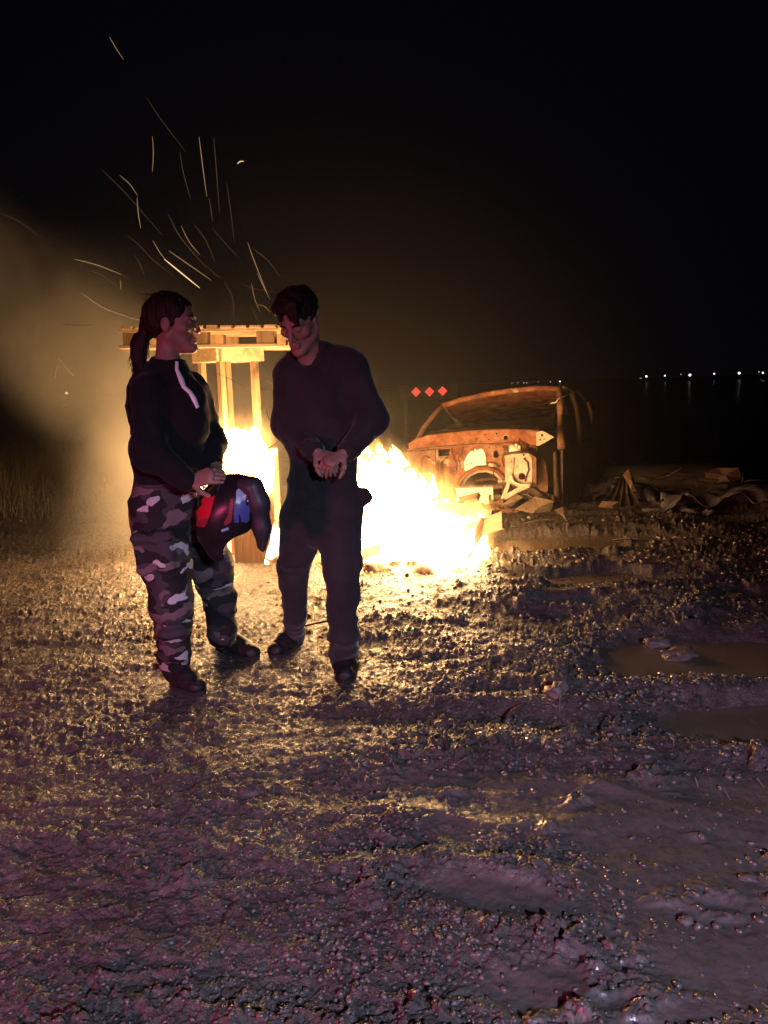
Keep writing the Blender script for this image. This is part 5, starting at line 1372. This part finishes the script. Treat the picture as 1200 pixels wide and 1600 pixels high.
for (x, y, r, m, lab) in ((1001, 591, 1.1, LD, 'faint lamp at the left end of the lamps right of the wreck'), (1010, 588, 2.1, LW, 'bright lamp next to the faint left end of the right-hand lamps'),
                          (1039, 587, 1.5, LW, 'medium lamp left of the brightest lamp on the horizon'), (1064, 585, 1.0, LD, 'faint lamp between the medium lamp and the brightest lamp'),
                          (1078, 586, 2.6, LW, 'brightest lamp on the horizon with a faint lamp close by'), (1116, 584, 1.6, LW, 'lone medium lamp right of the brightest lamp'),
                          (1155, 583, 2.5, LW, 'second brightest lamp on the horizon near the right edge'), (1186, 581, 1.2, LD, 'faint lamp just before the last lamp on the right'), (1192, 582.5, 1.9, LW, 'last lamp on the right, at the edge')):
    far_lamp(x, y, r, m, lab, g1)
g2 = 'lamps on the horizon above the wreck'
for (x, y, r, m, lab) in ((800, 598.5, 1.0, LD, 'leftmost faint lamp above the wreck roof'), (809, 598, 1.0, LD, 'second faint lamp above the wreck roof'), (818.5, 598, 1.2, LD, 'left lamp of a close pair above the wreck roof'),
                          (823, 598, 1.0, LD, 'right lamp of a close pair above the wreck roof'), (841, 597, 0.9, LD, 'dim lamp in the middle of the row above the wreck roof'), (860, 596.5, 1.1, LD, 'lamp above the right half of the wreck roof'),
                          (875, 596, 1.3, LW, 'brightest lamp of the row above the wreck, over its right pillar')):
    far_lamp(x, y, r, m, lab, g2)
far_lamp(104, 614, 2.4, LW, 'single white lamp in the dark left of the ponytailed person', 'lamps on the horizon to the left')
far_lamp(1, 749, 1.2, LD, 'small dim lamp at the left edge above the grass', 'lamps on the horizon to the left') if False else None
bm = bmesh.new(); add_tube(bm, [at(6, 674, 60), at(15, 673, 60), at(25, 673, 60)], 0.06, 6)
tag(link('light_bar', from_bm('light_bar', bm), glow('bar_white', (1, 0.9, 0.9), 1.2), None, True), 'short white light bar in the dark at the left edge', 'light bar')

# ================================================================== DRY GRASS
bm = bmesh.new()
V_, F_ = [], []
def blade(x, y, z, h, w, lean, az):
    dx, dy = math.cos(az), math.sin(az); sx, sy = -dy, dx; n0 = len(V_)
    for k, f in enumerate((0, 0.45, 0.8, 1.0)):
        o = lean * f * f; ww = w * (1 - f) ** 0.7
        px_, py_, pz_ = x + dx * o, y + dy * o, z + h * f * (1 - 0.15 * f * lean / max(h, .01))
        V_.append((px_ + sx * ww, py_ + sy * ww, pz_)); V_.append((px_ - sx * ww, py_ - sy * ww, pz_))
    for k in range(3): F_.append((n0 + 2 * k, n0 + 2 * k + 1, n0 + 2 * k + 3, n0 + 2 * k + 2))
nb = 0
while nb < 9000:
    y = rnd.uniform(8.0, 16.0); edge = -3.05 - 0.25 * (y - 8.0); x = edge - abs(rnd.gauss(0, 2.2)) - 0.1
    if x < -13: continue
    if noise2(np.array([x * 1.3]), np.array([y * 1.3]), 77)[0] < -0.25 and rnd.random() < 0.7: continue
    d = min(1, (edge - x) / 0.9); h = (0.10 + 0.34 * d) * rnd.uniform(0.5, 1.25)
    blade(x, y, gzc(x, y) if False else 0.0, h, rnd.uniform(0.003, 0.007), rnd.uniform(0.05, 0.30) * (0.5 + d), rnd.uniform(0, 6.283)); nb += 1
V_ = np.array(V_); hz = ground_height(V_[::8, 0], V_[::8, 1])[0]; V_[:, 2] += np.repeat(hz, 8) - 0.02
GR_ = NT('dry_grass'); _i = GR_.noise(GR_.coord(), 2.2, 3, 0.6)
GR_.bsdf(GR_.ramp(_i, [(0.3, (0.08, 0.064, 0.034)), (0.7, (0.20, 0.16, 0.085))]), 0.8, 0.2)
tag(link('grass', from_np('grass', V_, np.array(F_)), GR_.m), 'tall dry grass at the left edge of the track', kind='stuff')
# straw and stalks trodden into the mud
V_, F_ = [], []
for i in range(700):
    px, py = rnd.uniform(-60, 1260), 830 + 420 * rnd.random() ** 1.7
    c = gnd(px, py); a = rnd.uniform(0, 6.283); L_ = rnd.uniform(0.015, 0.06); dx, dy = math.cos(a) * L_, math.sin(a) * L_; w = rnd.uniform(0.0008, 0.0018)
    V_ += [(c.x - dy * w / L_, c.y + dx * w / L_, 0), (c.x + dy * w / L_, c.y - dx * w / L_, 0), (c.x + dx + dy * w / L_, c.y + dy - dx * w / L_, 0), (c.x + dx - dy * w / L_, c.y + dy + dx * w / L_, 0)]
    n0 = len(V_) - 4; F_.append((n0, n0 + 1, n0 + 2, n0 + 3))
V_ = np.array(V_); V_[:, 2] = ground_height(V_[:, 0], V_[:, 1])[0] + 0.006 + np.tile([0, 0, 0.012, 0.012], len(V_) // 4)
tag(link('straw', from_np('straw', V_, np.array(F_)), m_plain('straw', (0.30, 0.23, 0.14), 0.7)), 'bits of straw trodden into the mud', kind='stuff')

# ================================================================== SPARKS
SPK = [glow('spark_dim', (1.0, 0.56, 0.24), 0.09), glow('spark', (1.0, 0.60, 0.27), 0.32), glow('spark_bright', (1.0, 0.70, 0.38), 1.0)]
S = [  # points, brightness, label
 ([(171, 58), (181, 75), (193, 93)], 1, 'topmost spark, a short slanting streak alone in the black sky'),
 ([(228, 151), (250, 185), (290, 237)], 0, 'long faint slanting spark high above the ponytailed person'),
 ([(238, 213), (240, 238), (238, 269)], 1, 'near-vertical spark left of the highest vertical bright one'),
 ([(281, 237), (286, 270), (298, 311)], 0, 'faint steep spark below the end of the long slanting one'),
 ([(311, 214), (316, 255), (323, 307)], 1, 'long bright near-vertical spark above the pallet'),
 ([(334, 215), (338, 265), (343, 332)], 0, 'very faint long vertical spark right of the bright vertical one'),
 ([(354, 286), (360, 325), (366, 377)], 0, 'faint vertical spark furthest to the right of the vertical ones'),
 ([(371, 256), (375, 252), (381, 252)], 2, 'tiny bright curled spark on its own to the right'),
 ([(159, 265), (195, 300), (254, 368)], 0, 'longest faint slanting spark crossing behind the bent bright one'),
 ([(187, 274), (203, 287), (215, 306)], 1, 'curved bright spark above the straight one left of centre'),
 ([(214, 309), (216, 335), (220, 357)], 1, 'bright upright spark right under the curved bright one'),
 ([(0, 332), (35, 348), (69, 376)], 0, 'curved spark at the left edge above the smoke'),
 ([(327, 310), (330, 330), (332, 346)], 0, 'short faint spark under the long bright vertical one'),
 ([(263, 335), (280, 370), (322, 418)], 0, 'long spark sloping down towards the pallet, leftmost of three neighbours'),
 ([(283, 353), (295, 378), (312, 398)], 1, 'middle one of three neighbouring sparks above the pallet'),
 ([(303, 350), (322, 375), (336, 410)], 0, 'faint right one of three neighbouring sparks above the pallet'),
 ([(332, 357), (350, 378), (371, 401)], 0, 'slanting faint spark between the two people near head height'),
 ([(198, 367), (220, 385), (240, 408), (279, 437)], 0, 'long wavering spark left of the bright one over the ponytailed head'),
 ([(239, 376), (250, 395), (258, 405)], 1, 'short spark right above the brightest long spark'),
 ([(257, 405), (280, 424), (312, 450)], 2, 'brightest long spark just above the ponytailed head'),
 ([(264, 392), (290, 410), (330, 438)], 1, 'long spark parallel to and above the brightest one'),
 ([(322, 415), (340, 432), (346, 434)], 0, 'little spark beyond the end of the long parallel one'),
 ([(210, 397), (218, 412), (226, 429)], 0, 'short lone spark left of the ponytailed head'),
 ([(116, 405), (150, 413), (190, 429)], 1, 'nearly level spark in the smoke, upper one of two'),
 ([(131, 418), (160, 430), (186, 450)], 0, 'nearly level spark in the smoke, lower one of two'),
 ([(188, 437), (189, 446), (188, 453)], 1, 'very short upright spark at the end of the two level ones'),
 ([(128, 458), (160, 482), (214, 500)], 1, 'curved spark in the smoke left of the ponytailed head'),
 ([(387, 379), (398, 410), (418, 460)], 1, 'long spark sloping down to the hair of the man'),
 ([(395, 388), (420, 407), (438, 433)], 0, 'curved faint spark arching over the hair of the man'),
 ([(402, 427), (412, 448), (422, 468)], 1, 'bright short spark touching the hair of the man'),
 ([(393, 443), (397, 465), (406, 487)], 1, 'steep spark left of the hair of the man'),
 ([(350, 440), (365, 465), (364, 500)], 0, 'hooked faint spark between the two heads'),
 ([(377, 444), (400, 452), (430, 456)], 0, 'nearly level faint spark beside the hair of the man'),
 ([(391, 478), (402, 498), (411, 512)], 0, 'short slanting spark just above the right end of the pallet'),
 ([(404, 476), (415, 479), (422, 488)], 1, 'small arched spark at the forehead of the man'),
 ([(97, 507), (120, 508), (145, 508)], 0, 'faint level spark in the smoke at shoulder height'),
 ([(92, 561), (104, 576), (115, 588)], 1, 'slanting spark above the lone white lamp on the left'),
 ([(89, 571), (87, 583), (86, 590)], 1, 'short upright spark above the lone white lamp on the left'),
 ([(92, 636), (101, 633), (110, 630)], 1, 'short level spark under the lone white lamp on the left'),
 ([(335, 582), (355, 590), (384, 605)], 0, 'faint spark crossing between the posts of the stand'),
 ([(408, 562), (412, 572), (418, 580)], 0, 'little slanting spark right of the apron of the stand'),
 ([(415, 595), (425, 600), (433, 605)], 1, 'short spark beside the upper arm of the man'),
 ([(404, 640), (412, 635), (418, 624)], 1, 'upward slanting spark beside the elbow of the man'),
 ([(416, 640), (420, 655), (430, 667)], 0, 'faint curved spark left of the elbow of the man'),
 ([(413, 704), (424, 698), (436, 689)], 1, 'slanting spark over the top right corner of the crate'),
 ([(205, 728), (204, 724), (206, 717)], 1, 'short upright spark low behind the back of the ponytailed person'),
 ([(836, 712), (842, 700), (850, 690)], 0, 'unused') ]
for pts, k, lab in S[:-1]:
    Y0 = rnd.uniform(5.0, 6.6) if pts[0][1] > 240 else rnd.uniform(5.5, 7.5)
    if pts[0][0] < 130: Y0 = rnd.uniform(5.2, 6.0)
    P = [at(x, y, Y0 + 0.15 * i) for i, (x, y) in enumerate(pts)]
    Q = []
    for i in range(len(P) - 1):
        for f in (0, 0.25, 0.5, 0.75): Q.append(P[i].lerp(P[i + 1], f))
    Q.append(P[-1])
    for _ in range(2): Q = [Q[0]] + [(Q[i - 1] + Q[i] * 2 + Q[i + 1]) / 4 for i in range(1, len(Q) - 1)] + [Q[-1]]
    r = (0.0024, 0.0030, 0.0042)[k] * rnd.uniform(0.8, 1.2); n = len(Q)
    rad = [r * max(0.25, math.sin(math.pi * (0.08 + 0.84 * i / (n - 1))) ** 0.6) for i in range(n)]
    bm = bmesh.new(); add_tube(bm, Q, rad, 5)
    tag(link('spark', from_bm('spark', bm), SPK[k], None, True), lab, 'spark', 'glowing sparks flying up from the fires')
